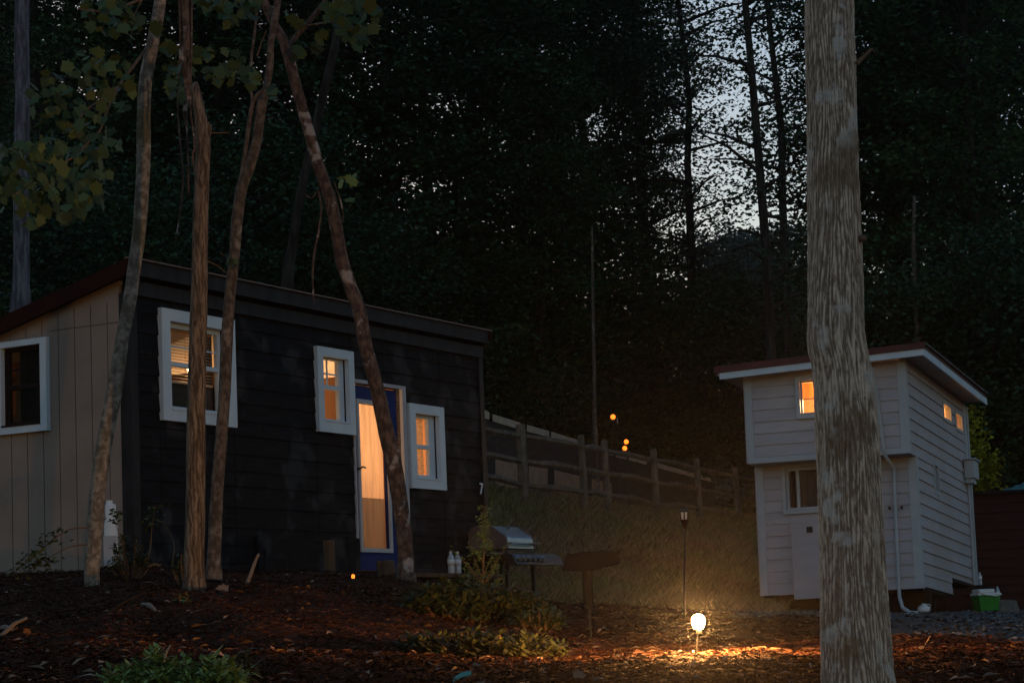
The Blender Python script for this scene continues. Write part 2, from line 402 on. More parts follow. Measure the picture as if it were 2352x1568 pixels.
def join(parts):
    V = []; F = []; o = 0
    for v, f in parts:
        V.append(v); F.append(f+o); o += len(v)
    return np.concatenate(V), np.concatenate(F)

# ground litter ---------------------------------------------------------------
def litter(name, n, regions, d0, d1, Lr, Wr, m, tilt=.35, hump=.01, a0=-.27, a1=.27, rng=RNG, power=1.0, label=None, cat=None):
    y = d0*(d1/d0)**(rng.uniform(0, 1, n)**power); x = rng.uniform(a0, a1, n)*y
    r = region(x, y); k = np.isin(r, regions); x = x[k]; y = y[k]
    P = np.stack([x, y, zg(x, y)+hump], 1)
    V, F = leaves(P, rng.uniform(*Lr, len(P)), rng.uniform(*Wr, len(P)), tilt, rng, bend=.12)
    o = npmesh(name, V, F, m); tag(o, label, cat, kind='stuff'); return o
litter('bark_mulch', 140000, [0], 7.5, 27, (.02, .075), (.004, .015), M_chip, tilt=.7, label='dark reddish brown shredded bark mulch covering the slope', cat='mulch')
litter('wood_chips', 1500, [0], 8, 26, (.03, .10), (.01, .035), M_chipl, tilt=.5, hump=.02, label='scattered pale wood chips lying on the dark mulch', cat='wood chips')
litter('pebbles', 30000, [1], 13, 40, (.02, .07), (.02, .05), M_peb, tilt=.5, label='grey pebbles of the gravel yard before the pale house', cat='pebbles')
# bank grass blades
n = 90000
y = RNG.uniform(27, 52, n); x = RNG.uniform(-.04, .14, n)*y; k = (region(x, y) == 2) | ((region(x, y) == 3) & (y < 52)); x = x[k]; y = y[k]
P = np.stack([x, y, zg(x, y)], 1); n = len(P)
yaw = RNG.uniform(0, 2*pi, n); hgt = RNG.uniform(.05, .20, n)*(.5+fbm(x*1.1, y*1.1)); lean = RNG.uniform(-1.3, 1.3, (n, 2))*hgt[:, None]
sx = np.cos(yaw)*.012; sy = np.sin(yaw)*.012
V = np.stack([P-np.stack([sx, sy, 0*sx], 1), P+np.stack([sx, sy, 0*sx], 1), P+np.stack([lean[:, 0]+sx*.1, lean[:, 1], hgt], 1), P+np.stack([lean[:, 0]-sx*.1, lean[:, 1], hgt], 1)], 1).reshape(-1, 3)
tag(npmesh('bank_grass', V, np.arange(n)[:, None]*4+np.array([0, 1, 2, 3]), M_grass), 'dry brown and olive grass covering the bank below the rail fence', 'grass', kind='stuff')

# ------------------------------------------------------------------ walls with openings
def cuts(lo, hi, vals): return sorted({lo, hi, *[v for v in vals if lo < v < hi]})
def solid_wall(mb, u0, u1, z0, z1, n0, n1, ops):
    us = cuts(u0, u1, [a for o in ops for a in (o[0], o[1])]); zs = cuts(z0, z1, [a for o in ops for a in (o[2], o[3])])
    for a, b in zip(us, us[1:]):
        run = None
        for c, d in zip(zs, zs[1:]):
            mu, mz = (a+b)/2, (c+d)/2
            hole = any(o[0] < mu < o[1] and o[2] < mz < o[3] for o in ops)
            if hole:
                if run: mb.box((a, n0, run[0]), (b, n1, run[1])); run = None
            else: run = (run[0], d) if run else (c, d)
        if run: mb.box((a, n0, run[0]), (b, n1, run[1]))
def clapboard(mb, u0, u1, z0, z1, expo, ops, lip=.018, rag=0, top=None):
    z = z0; k = 0
    while z < z1-.001:
        ze = min(z+expo*(random.uniform(.82, 1.2) if rag else 1), z1)
        dz = random.uniform(-rag, rag) if rag else 0
        lp = lip*(1+(random.uniform(-.3, .5) if rag else 0))
        zs = cuts(z, ze, [a for o in ops for a in (o[2], o[3])])
        for c, d in zip(zs, zs[1:]):
            us = cuts(u0, u1, [a for o in ops for a in (o[0], o[1])]+([random.uniform(u0, u1)] if rag else []))
            for a, b in zip(us, us[1:]):
                mu, mz = (a+b)/2, (c+d)/2
                if any(o[0] < mu < o[1] and o[2] < mz < o[3] for o in ops): continue
                nb = lp*(1-(c-z)/expo)+.004; nt = lp*(1-(d-z)/expo)+.004
                g = .003 if rag else 0
                mb.hexa([(a+g, 0, c), (b-g, 0, c), (b-g, nb, c), (a+g, nb, c), (a+g, 0, d), (b-g, 0, d), (b-g, nt, d), (a+g, nt, d)])
        z = ze; k += 1
def frame4(mb, u0, u1, z0, z1, w, n0, n1, wb=None):
    wb = wb or w
    mb.box((u0, n0, z0), (u0+w, n1, z1)); mb.box((u1-w, n0, z0), (u1, n1, z1))
    mb.box((u0+w, n0, z0), (u1-w, n1, z0+wb)); mb.box((u0+w, n0, z1-w), (u1-w, n1, z1))
def window(par, F, out, op, sash, mid, bars='top', blind=None, slat=M_slat, slidev=None, M_f=M_white, tr=.075, nside=1, lamp=None, mats=None, label=None, M_s=None):
    """out = casing outer rect; op = wall opening; sash: glass rect; mid: meeting rail z"""
    w = MB(F); frame4(w, *out, out[1]-out[0] and (op[0]-out[0]), .0, .030)
    win = None
    # casing built from strips of differing widths, butted
    w = MB(F)
    w.box((out[0], .0, out[2]), (op[0], .058, out[3])); w.box((op[1], .0, out[2]), (out[1], .058, out[3]))
    w.box((op[0], .0, out[2]), (op[1], .058, op[2])); w.box((op[0], .0, op[3]), (op[1], .058, out[3]))
    win = w.build('window', M_f, par)
    if label: win['label'] = label
    s = MB(F)   # sash frame, set back in the opening
    a0, a1, b0, b1 = op; g0, g1, h0, h1 = sash
    s.box((a0, -.07, b0), (g0, -.02, b1)); s.box((g1, -.07, b0), (a1, -.02, b1))
    s.box((g0, -.07, b0), (g1, -.02, h0)); s.box((g0, -.07, h1), (g1, -.02, b1))
    if mid: s.box((g0, -.06, mid-.022), (g1, -.005, mid+.022))
    if slidev: s.box((slidev-.02, -.06, h0), (slidev+.02, -.005, h1))
    s.box((a0, -.02, b0), (a1, .066, b0+.018))
    s.build('sash', M_s or M_f, win)
    if bars:
        q = MB(F); um = (g0+g1)/2
        zt = (mid or h0); zc = (zt+h1)/2
        q.box((um-.009, -.055, zt+(.022 if mid else 0)), (um+.009, -.040, h1)); q.box((g0, -.054, zc-.008), (um-.009, -.041, zc+.008)); q.box((um+.009, -.054, zc-.008), (g1, -.041, zc+.008))
        q.build('glazing_bar', M_s or M_f, win)
    p = MB(F); p.add([(g0, -.048, h0), (g1, -.048, h0), (g1, -.048, h1), (g0, -.048, h1)], [(0, 1, 2, 3)]); p.build('pane', M_glass, win)
    if blind:
        zb0, zb1, ang = blind; bl = MB(F); z = zb1-.02
        while z > zb0:
            c, sn = .014*cos(ang), .014*sin(ang)
            bl.hexa([(g0+.008, -.10-c, z-sn), (g1-.008, -.10-c, z-sn), (g1-.008, -.10+c, z+sn), (g0+.008, -.10+c, z+sn),
                     (g0+.008, -.10-c, z-sn+.0025), (g1-.008, -.10-c, z-sn+.0025), (g1-.008, -.10+c, z+sn+.0025), (g0+.008, -.10+c, z+sn+.0025)])
            z -= .031
        um = (g0+g1)/2
        for uu in (g0+.10*(g1-g0)*2, um, g1-.10*(g1-g0)*2): bl.box((uu-.003, -.1215, zb0), (uu+.0012, -.1175, zb1))
        bl.box((g0+.006, -.115, zb0-.02), (g1-.006, -.085, zb0)); bl.box((g0+.006, -.115, zb1-.012), (g1-.006, -.085, zb1+.01))
        bl.build('blind', slat, win)
    return win
def lamp(par, p, power, col=(1, .56, .24), r=.03, mesh=True, soft=.05, name='lamp'):
    ob = None
    if mesh:
        ob = MB().lathe([(0.001, -r), (r*.7, -r*.7), (r, 0), (r*.7, r*.7), (.001, r)], p, 12).build(name, M_lamp, par, True)
    l = bpy.data.lights.new(name+'_light', 'POINT'); l.energy = power; l.color = col; l.shadow_soft_size = soft
    lo = bpy.data.objects.new(name+'_light', l); COL.objects.link(lo)
    lo.parent = par; lo.location = Vector(p)-world_loc(par)
    return ob

# ------------------------------------------------------------------ dark cabin
AZ = radians(28.5); C1 = at(305, 1290, 22.1)
Uv = Vector((sin(AZ), cos(AZ), 0)); Nv = Vector((cos(AZ), -sin(AZ), 0))
FC = Matrix(((Uv.x, Nv.x, 0, C1.x), (Uv.y, Nv.y, 0, C1.y), (0, 0, 1, 0), (0, 0, 0, 1)))   # local (u, n, z)
cab = thing('cabin', 'black boarded cabin with a tan end wall, white window casings and a glowing door', 'cabin', (C1.x, C1.y, .8))
W1 = ((.46, 1.70, 2.36, 3.48), (.60, 1.54, 2.47, 3.36), (.65, 1.49, 2.52, 3.31), 2.945)
W2 = ((3.23, 3.97, 2.42, 3.36), (3.345, 3.86, 2.54, 3.26), (3.37, 3.76, 2.58, 3.24), 2.93)
W3 = ((5.14, 5.93, 1.88, 2.87), (5.27, 5.81, 1.99, 2.76), (5.31, 5.68, 2.05, 2.72), 2.38)
DOOR = (4.00, 5.02, .92, 3.02)
ops = [W1[1], W2[1], W3[1], DOOR]
LEN = 6.95
zt = 3.60
w = MB(FC); solid_wall(w, .02, LEN-.02, .78, 3.66, -.08, -.004, ops); w.build('wall_core', M_dark, cab)
w = MB(FC); clapboard(w, .10, LEN-.09, .80, 3.58, .185, [W1[0], W2[0], W3[0], (3.975, 5.10, .92, 3.06)], lip=.011, rag=.01); w.build('board_siding', M_char, cab)
pieces('corner_trim', M_black, cab, FC, [((-.012, -.10, .74), (.10, .032, 3.58)), ((LEN-.09, -.05, .80), (LEN+.01, .036, 3.58))])
# tan end wall, plane u=0, running back along -n
DEP = 3.6
def zr(nn): return 3.735+.255*nn       # roof underside, falls to the back (n negative)
W0 = ((-1.64, -.98, 2.31, 3.24), (-1.52, -1.10, 2.42, 3.15))
w = MB(FC)
for a, b in ((-DEP, -1.60), (-1.60, -1.02), (-1.02, -.102)):
    if b == -1.02:
        w.hexa([(-.002, a, .72), (.06, a, .72), (.06, b, .72), (-.002, b, .72), (-.002, a, 2.36), (.06, a, 2.36), (.06, b, 2.36), (-.002, b, 2.36)])
        w.hexa([(-.002, a, 3.2), (.06, a, 3.2), (.06, b, 3.2), (-.002, b, 3.2), (-.002, a, zr(a)), (.06, a, zr(a)), (.06, b, zr(b)), (-.002, b, zr(b))])
    else:
        w.hexa([(-.002, a, .72), (.06, a, .72), (.06, b, .72), (-.002, b, .72), (-.002, a, zr(a)), (.06, a, zr(a)), (.06, b, zr(b)), (-.002, b, zr(b))])
w.build('tan_end_wall', M_tan, cab)
g = MB(FC); x = -.25
while x > -DEP:
    if not (-1.66 < x < -.96):
        g.box((-.0035, x-.008, .74), (-.0015, x, min(zr(x)-.05, 3.5)))
    else:
        g.box((-.0035, x-.008, .74), (-.0015, x, 2.30)); g.box((-.0035, x-.008, 3.25), (-.0015, x, zr(x)-.05))
    x -= .205
g.box((-.0038, -.97, 3.296), (-.0012, -.105, 3.304)); g.box((-.0038, -DEP, 3.296), (-.0012, -1.65, 3.304))
g.build('panel_groove', mat('groove_dark', (.07, .055, .045), (.09, .07, .06), rough=.9), cab)
# end-wall window: frame matrix with local x = along n
FE = FC @ Matrix(((0, -1, 0, -.004), (1, 0, 0, 0), (0, 0, 1, 0), (0, 0, 0, 1)))
window(cab, FE, W0[0], (-1.56, -1.06, 2.38, 3.18), (-1.52, -1.10, 2.43, 3.14), 2.78, bars='top', M_s=M_darkwood, label='unlit white framed window in the tan wall')
w = MB(FC); w.box((.30, -1.62, 2.30), (.31, -.98, 3.24)); w.build('window_backing', M_dark, cab)
# roof
w = MB(FC)
def rq(n0, n1, za, zb, u0=-.10, u1=LEN+.05): 
    return [(u0, n1, zr(n1)+za), (u1, n1, zr(n1)+za), (u1, n0, zr(n0)+za), (u0, n0, zr(n0)+za), (u0, n1, zr(n1)+zb), (u1, n1, zr(n1)+zb), (u1, n0, zr(n0)+zb), (u0, n0, zr(n0)+zb)]
w.hexa(rq(.10, -DEP-.15, .0, .10)); roof = w.build('roof', M_black, cab)
for ra, rb in ((-.128, -.102), (LEN+.052, LEN+.07)): MB(FC).hexa(rq(.10, -DEP-.15, -.03, .13, ra, rb)).build('rake_trim', M_darkred, roof)
w = MB(FC); w.box((-.12, .102, 3.735), (LEN+.06, .125, 3.885)); w.build('fascia_board', M_black, roof)
w = MB(FC); w.box((-.14, .08, 3.888), (LEN+.075, .155, 3.903)); w.build('drip_edge', M_steelcap, roof)
w = MB(FC); w.box((-.02, -.003, 3.56), (LEN+.01, .048, 3.70)); w.build('frieze_board', M_black, cab)
for uu in (-.125, LEN+.03):
    w = MB(FC); w.box((uu, .127, 3.76), (uu+.03, .15, 3.88)); w.build('gutter_bracket', M_darkred, roof)
# windows
window(cab, FC, W1[0], W1[1], W1[2], W1[3], blind=(2.79, 3.31, -.35), label='wide white window with a half raised blind and a lamp behind it')
window(cab, FC, W2[0], W2[1], W2[2], W2[3], label='narrow white window with amber light and no blind')
window(cab, FC, W3[0], W3[1], W3[2], W3[3], bars=None, blind=(2.05, 2.72, 1.1), slat=M_slatw, label='white window with a closed glowing blind')
# interior shell
w = MB(FC)
w.box((.10, -DEP+.12, .80), (LEN-.1, -.09, .84)); w.box((.10, -DEP+.12, .84), (LEN-.1, -DEP+.16, 2.86))
w.hexa([(.10, -2.6, 3.05), (LEN-.1, -2.6, 3.05), (LEN-.1, -.085, 3.64), (.10, -.085, 3.64), (.10, -2.6, 3.07), (LEN-.1, -2.6, 3.07), (LEN-.1, -.085, 3.66), (.10, -.085, 3.66)])
w.box((.10, -2.62, .84), (LEN-.1, -2.6, 3.07))
w.build('interior_wall', M_intpale, cab)
pieces('light_divider', M_intwood, cab, FC, [((uu-.01, -2.59, .85), (uu+.01, -.085, 3.10)) for uu in (.42, 2.45, 3.98, 5.06, 6.2)])  # dividers added so each lamp's brightness stays with its own window
w = MB(FC)
w.box((.45, -.32, 1.9), (1.75, -.135, 2.80))                       # black panel added to hide the lit room behind the lower sash
w.build('dark_view_block', M_dark, cab)
w = MB(FC); w.box((1.36, -.128, 2.50), (1.53, -.123, 3.32)); w.build('dark_curtain', M_darkcurtain, cab)
w = MB(FC); w.box((3.0, -.80, 2.86), (3.585, -.72, 3.55)); w.box((3.30, -.9, 3.05), (3.34, -.70, 3.5)); w.build('wooden_shelf', M_intwood, cab)
w = MB(FC); w.box((3.30, -.75, 2.1), (3.36, -.70, 2.72)); w.box((3.62, -.66, 2.45), (3.72, -.60, 2.68)); w.build('shelf_edge', M_darkcurtain, cab)
# door
dr = MB(FC)
G = (4.115, 4.70, 1.17, 2.80)
u0, u1 = 4.02, 4.945
dr.box((u0, -.055, .925), (u1, -.01, G[2])); dr.box((u0, -.055, G[3]), (u1, -.01, 3.0))
dr.box((u0, -.055, G[2]), (G[0], -.01, G[3])); dr.box((G[1], -.055, G[2]), (u1, -.01, G[3]))
door = dr.build('door', M_blue, cab)
w = MB(FC); frame4(w, G[0]-.045, G[1]+.045, G[2]-.045, G[3]+.045, .045, -.01, .012); w.build('glass_trim', M_offwhite, door)
w = MB(FC); w.add([(G[0], -.03, G[2]), (G[1], -.03, G[2]), (G[1], -.03, G[3]), (G[0], -.03, G[3])], [(0, 1, 2, 3)]); w.build('glass', M_glass, door)
def sheet(mb, a0, a1, n0, z0, z1, amp=.006, k=40):
    vs = []; 
    for i in range(k+1):
        u = a0+(a1-a0)*i/k; nn = n0+amp*sin(i*1.1)+amp*.5*sin(i*2.3+1)
        vs += [(u, nn, z0), (u, nn, z1)]
    mb.add(vs, [(2*i, 2*i+2, 2*i+3, 2*i+1) for i in range(k)])
w = MB(FC); sheet(w, G[0]-.04, G[1]+.04, -.085, 1.74, 2.86); w.build('curtain', M_curtain, door)
w = MB(FC); sheet(w, G[0]-.04, G[1]+.04, -.082, 1.10, 1.745, .002); w.build('lower_curtain', M_curtain2, door)
w = MB(FC); w.tube([(u0+.012, -.01, 2.05), (u0+.012, .05, 2.05)], .012, 8); w.tube([(u0+.012, .05, 2.05), (u0+.07, .052, 2.075), (u0+.13, .05, 2.065)], .010, 8); w.build('handle', M_gblack, door)
w = MB(FC); w.box((5.02, -.05, .92), (5.10, .036, 3.02)); w.box((3.975, -.05, .92), (4.00, .028, 3.02)); w.box((3.975, -.05, 3.02), (5.10, .036, 3.06)); w.build('door_frame', M_grey, cab)
# number
num = bpy.data.curves.new('house_number', 'FONT'); num.body = '7'; num.size = .20; num.extrude = .004
no = bpy.data.objects.new('house_number', num); COL.objects.link(no); bpy.context.view_layer.update()
me = bpy.data.meshes.new_from_object(no); bpy.data.objects.remove(no)
Rn = FC @ Matrix(((1, 0, 0, LEN-.185), (0, 0, -1, .033), (0, 1, 0, 1.94), (0, 0, 0, 1)))
Rn = FC @ Matrix.Translation((LEN-.20, .034, 1.87)) @ Matrix.Rotation(pi/2, 4, 'X')
vs = [Rn @ v.co for v in me.vertices]
# frame FC is left-handed-safe: mirror check so the digit reads forward
w = MB(); w.v = vs; w.f = [tuple(p.vertices) for p in me.polygons]; w.build('house_number', M_white, cab)
# lamps (u, n, z)
def cpt(u, n_, z): return FC @ Vector((u, n_, z))
lamp(cab, cpt(1.28, -.23, 2.955), 1.1, r=.022, name='reading_lamp')
lamp(cab, cpt(3.25, -1.7, 2.2), 12, col=(1, .64, .32), name='room_lamp', mesh=False)
lamp(cab, cpt(4.45, -1.3, 2.5), 15, col=(1, .61, .31), name='hall_lamp', mesh=False)
lamp(cab, cpt(5.6, -1.1, 2.4), 15, col=(1, .60, .31), name='bedroom_lamp', mesh=False)
# skirt and ledges under the front
lp = cpt(2.9, .12, .8)
w = MB(FC); w.box((2.05, .08, .84), (3.96, .30, .875)); w.box((2.1, .04, .60), (2.2, .075, 1.28)); w.box((3.7, .04, .6), (3.8, .075, 1.28)); w.box((2.0, .038, .88), (3.95, .07, 1.27))
lg = thing('wooden_ledge', 'long low black plank ledge along the foot of the black wall left of the door', 'ledge', lp)
w.build('ledge_board', M_char, lg)
bl_ = thing('door_step', 'low dark brown wooden step at the cabin door where two bottles stand', 'step', cpt(5.3, .35, .7))
w = MB(FC); w.box((4.0, .06, .82), (6.15, .62, .865)); w.build('tread', M_brownwood, bl_)
pieces('support', M_darkwood, bl_, FC, [((uu, .1, .35), (uu+.09, .56, .818)) for uu in (4.1, 5.0, 6.0)])

def bottle(loc, label, h=.22, group='plastic water bottles', tilt=0):
    t = thing('water_bottle', label, 'bottle', loc, group)
    k = h/.22
    p = [(.001, 0), (.030, 0), (.034, .008), (.034, .06), (.031, .075), (.034, .09), (.034, .15), (.030, .168), (.014, .195), (.0125, .200)]
    MB().lathe([(r*k, z*k) for r, z in p], loc, 18).build('bottle_body', M_bottle, t, True)
    MB().lathe([(.0355*k, .092*k), (.0355*k, .142*k)], loc, 18).build('label_band', M_label, t, True)
    MB().lathe([(.015*k, .2005*k), (.015*k, .22*k)], loc, 12).build('cap', M_plwhite, t)
    return t
bottle(cpt(5.30, .44, .866), 'clear water bottle on the step below the glowing door, left one of the pair', .26)
bottle(cpt(5.455, .44, .866), 'clear water bottle on the step below the glowing door, right one of the pair', .26)

# ------------------------------------------------------------------ pale two-storey tiny house
sv = ray(3180, 1643).normalized(); rv = Vector((sv.y, -sv.x, 0)).normalized(); uv = rv.cross(sv)
O2 = at(2118, 1350, 34.0)
F2 = Matrix(((rv.x, sv.x, uv.x, O2.x), (rv.y, sv.y, uv.y, O2.y), (rv.z, sv.z, uv.z, O2.z), (0, 0, 0, 1)))   # local (r, s, up)
h2 = thing('tiny_house', 'pale grey clapboard two storey tiny house with an overhanging upper floor and red roof edge', 'house', (O2.x, O2.y, .3))
def fr(offs):   # front wall frame: x=r, y=outward(-s), z=up
    return F2 @ Matrix(((1, 0, 0, 0), (0, -1, 0, offs), (0, 0, 1, 0), (0, 0, 0, 1)))
FS = F2 @ Matrix(((0, 1, 0, .0), (1, 0, 0, 0), (0, 0, 1, 0), (0, 0, 0, 1)))   # side wall: x=s, y=outward(+r), z=up
RL = -2.42; OV = -.45; UPZ = 1.95; TOP = 3.40; BK = 4.9
WL = ((-2.01, -.95, 1.22, 1.97-.01), (-1.96, -1.0, 1.27, 1.90), (-1.93, -1.03, 1.30, 1.87))
FL_, FU_ = fr(0), fr(OV)
WLop = (-1.97, -.99, 1.25, 1.90)
w = MB(FL_); solid_wall(w, RL+.02, -.02, 0, UPZ, -.10, -.002, [WLop]); w.build('lower_wall_core', M_siding, h2)
w = MB(FL_); clapboard(w, RL+.10, -.10, .0, UPZ, .1775, [(-2.02, -.94, 1.20, 1.945)]); w.build('lower_front_siding', M_siding, h2)
WU = ((-1.64, -.88, 2.57, 3.20), (-1.575, -.945, 2.635, 3.14), (-1.555, -.965, 2.655, 3.125))
w = MB(FU_); solid_wall(w, RL+.02, -.02, UPZ+.005, TOP-.08, -.10, -.002, [WU[1]]); w.build('upper_wall_core', M_siding, h2)
w = MB(FU_); clapboard(w, RL+.10, -.10, UPZ+.09, TOP-.06, .1775, [WU[0]]); w.build('upper_front_siding', M_siding, h2)
w = MB(F2); w.box((RL+.02, OV, UPZ-.004), (-.02, 0, UPZ+.004)); w.build('overhang_soffit', M_soffit, h2)
pieces('corner_board', M_offwhite, h2, F2, [((RL, -.028, 0), (RL+.10, .0, UPZ-.006)), ((-.10, -.028, 0), (.028, .0, UPZ-.006)), ((.002, .0, 0), (.028, .11, UPZ-.006)),
 ((RL, OV-.028, UPZ), (RL+.10, OV, TOP-.09)), ((-.10, OV-.028, UPZ), (.028, OV, TOP-.09)), ((.002, OV, UPZ), (.028, OV+.11, TOP-.05)),
 ((.002, BK-.32, .29), (.028, BK-.10, TOP-.1)), ((.002, BK-.09, .29), (.045, BK+.02, TOP-.1))])
pieces('band_board', M_offwhite, h2, F2, [((RL+.10, OV-.028, UPZ), (-.10, OV, UPZ+.085))])
# side wall
s1 = (2.66, 3.30, 2.86, 3.08); s2 = (3.80, 4.36, 2.83, 3.06); s3 = (1.48, 1.80, 1.57, 1.97)
sop = [s1, s2, s3, (2.52, 2.6, -.1, .30)]
w = MB(FS)
solid_wall(w, .02, BK, .30, UPZ, -.09, -.002, [s3]); solid_wall(w, OV+.02, BK, UPZ, TOP-.05, -.09, -.002, [s1, s2])
w.build('side_wall_core', M_siding, h2)
sg_ = [(a-.05, b+.05, c-.05, d+.05) for a, b, c, d in (s1, s2, s3)]
w = MB(FS); clapboard(w, .11, 2.54, .03, .385, .1775, []); clapboard(w, .11, BK-.32, .385, UPZ, .1775, [sg_[2]], lip=.022)
clapboard(w, OV+.11, BK-.32, UPZ, TOP-.05, .1775, sg_, lip=.022); w.build('side_siding', M_siding, h2)
def swin(op, lit, label):
    w = MB(FS); o = (op[0]-.05, op[1]+.05, op[2]-.05, op[3]+.05)
    frame4(w, *o, .05, .0, .032); win = w.build('window', M_offwhite, h2); win['label'] = label
    p = MB(FS); p.add([(op[0], -.03, op[2]), (op[1], -.03, op[2]), (op[1], -.03, op[3]), (op[0], -.03, op[3])], [(0, 1, 2, 3)]); p.build('pane', M_glass, win)
    if lit:
        c = MB(FS); sheet(c, op[0], op[1], -.065, op[2], op[3], .004, 20); c.build('curtain', M_curtain, win)
    else:
        c = MB(FS); c.box(((op[0]+op[1])/2-.012, -.04, op[2]), ((op[0]+op[1])/2+.012, .01, op[3])); c.build('mullion', M_offwhite, win)
swin(s1, True, 'small amber lit slot window nearer the front corner')
swin(s2, True, 'small amber lit slot window nearer the back corner')
swin(s3, False, 'narrow unlit window low in the side wall')
# front windows
window(h2, FL_, (-2.02, -.94, 1.20, 1.945), WLop, (-1.93, -1.03, 1.30, 1.86), None, bars=None, slidev=-1.79, M_f=M_offwhite, label='dark sliding window in the lower storey')
w = MB(FL_); sheet(w, -1.96, -1.0, -.16, 1.25, 1.9, .012, 60); w.build('dark_curtain', M_darkcurtain, h2)
window(h2, FU_, WU[0], WU[1], WU[2], None, bars=None, blind=(2.66, 2.885, -.2), slat=M_slatw, M_f=M_offwhite, label='bright amber window of the upper storey')
w = MB(FU_); w.box((WU[2][0], -.125, 2.885), (WU[2][1]-.0, -.118, 3.125)); w.build('wooden_shade', translucent('shade', (.70, .40, .20), .75), h2)
# interior shell
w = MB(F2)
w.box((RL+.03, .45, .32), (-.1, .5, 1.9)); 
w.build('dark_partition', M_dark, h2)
w = MB(F2); w.box((RL+.03, OV+.12, 2.02), (-.11, BK, 2.05)); w.box((RL+.03, BK-.05, 2.05), (-.11, BK, 3.28)); w.box((RL+.03, OV+.12, 3.28), (-.11, BK, 3.30)); w.box((RL+.03, OV+.12, 2.05), (RL+.06, BK-.06, 3.28)); w.box((RL+.07, 1.6, 2.06), (-.12, 1.63, 3.27))
w.build('loft_interior', M_intwood, h2)
w = MB(F2); w.box((RL+.03, .5, .30), (-.1, BK, .33)); w.box((RL, BK, .29), (0, BK+.04, TOP-.05)); w.box((RL-.03, .0, .0), (RL, BK+.04, UPZ)); w.box((RL-.03, OV, UPZ+.01), (RL, BK+.04, TOP-.08))
w.build('back_wall', M_siding, h2)
w = MB(F2); w.box((RL, .12, -.02), (-.01, 2.5, .02)); w.box((RL, 2.5, .26), (-.01, BK, .29)); w.build('floor_frame', M_dark, h2)
lamp(h2, F2 @ Vector((-1.2, .5, 2.95)), 52, col=(1, .64, .30), name='loft_lamp', mesh=False)
lamp(h2, F2 @ Vector((-.9, 3.5, 2.8)), 34, col=(1, .55, .18), name='back_loft_lamp', mesh=False)
# utility hatch
w = MB(FL_); w.box((-1.90, .03, -.08), (-.85, .11, 1.06)); w.build('hatch', M_siding, h2, bevel=.004)
ht = MB(FL_); frame4(ht, -1.90, -.85, -.08, 1.075, .03, .11, .116); ht.box((-1.75, .111, .20), (-.86, .118, .215)); ht.build('hatch_trim', M_siding, h2)
w = MB(FL_); w.box((-1.66, .112, .90), (-1.57, .125, .99)); w.build('latch_plate', M_gblack, h2)
w = MB(FL_); w.box((-1.955, .03, .24), (-1.91, .07, .40)); w.build('outlet_cover', M_grey, h2)
# roof
RF = OV-.30; RR = .36; RLL = -2.78
def rz(r): return 3.22+(r-RLL)*.036
w = MB(F2)
w.hexa([(RLL, RF, rz(RLL)+.1), (RR, RF, rz(RR)+.1), (RR, BK+.1, rz(RR)+.1), (RLL, BK+.1, rz(RLL)+.1), (RLL, RF, rz(RLL)+.16), (RR, RF, rz(RR)+.16), (RR, BK+.1, rz(RR)+.16), (RLL, BK+.1, rz(RLL)+.16)])
rf2 = w.build('roof', M_red, h2)
w = MB(F2)
w.hexa([(RLL, RF+.02, rz(RLL)+.06), (RR-.025, RF+.02, rz(RR)+.06), (RR-.025, BK+.1, rz(RR)+.06), (RLL, BK+.1, rz(RLL)+.06), (RLL, RF+.02, rz(RLL)+.095), (RR-.025, RF+.02, rz(RR)+.095), (RR-.025, BK+.1, rz(RR)+.095), (RLL, BK+.1, rz(RLL)+.095)])
w.build('eave_soffit', M_soffit, rf2)
w = MB(F2)
w.hexa([(RLL+.05, RF-.02, rz(RLL)-.0), (RR, RF-.02, rz(RR)), (RR, RF+.015, rz(RR)), (RLL+.05, RF+.015, rz(RLL)), (RLL+.05, RF-.02, rz(RLL)+.095), (RR, RF-.02, rz(RR)+.095), (RR, RF+.015, rz(RR)+.095), (RLL+.05, RF+.015, rz(RLL)+.095)])
w.box((RR-.022, RF+.02, rz(RR)-.01), (RR+.005, BK+.1, rz(RR)+.095)); w.build('fascia_board', M_white, rf2)
w = MB(F2)
w.hexa([(RLL-.02, RF-.045, rz(RLL)+.098), (RR+.03, RF-.045, rz(RR)+.098), (RR+.03, RF-.02, rz(RR)+.098), (RLL-.02, RF-.02, rz(RLL)+.098), (RLL-.02, RF-.045, rz(RLL)+.20), (RR+.03, RF-.045, rz(RR)+.19), (RR+.03, RF-.02, rz(RR)+.19), (RLL-.02, RF-.02, rz(RLL)+.20)])
w.build('red_drip_edge', M_red, rf2)
w = MB(F2); s = RF+.1
while s < BK:
    w.tube([(RR-.5, s, rz(RR)+.175), (RR+.045, s, rz(RR)+.175)], .018, 8); s += .19
w.build('roof_rib', M_block, rf2)
w = MB(F2); w.box((RR-.03, RF, rz(RR)+.161), (RR+.035, BK+.1, rz(RR)+.166)); w.build('roof_edge_flashing', M_darkred, rf2)
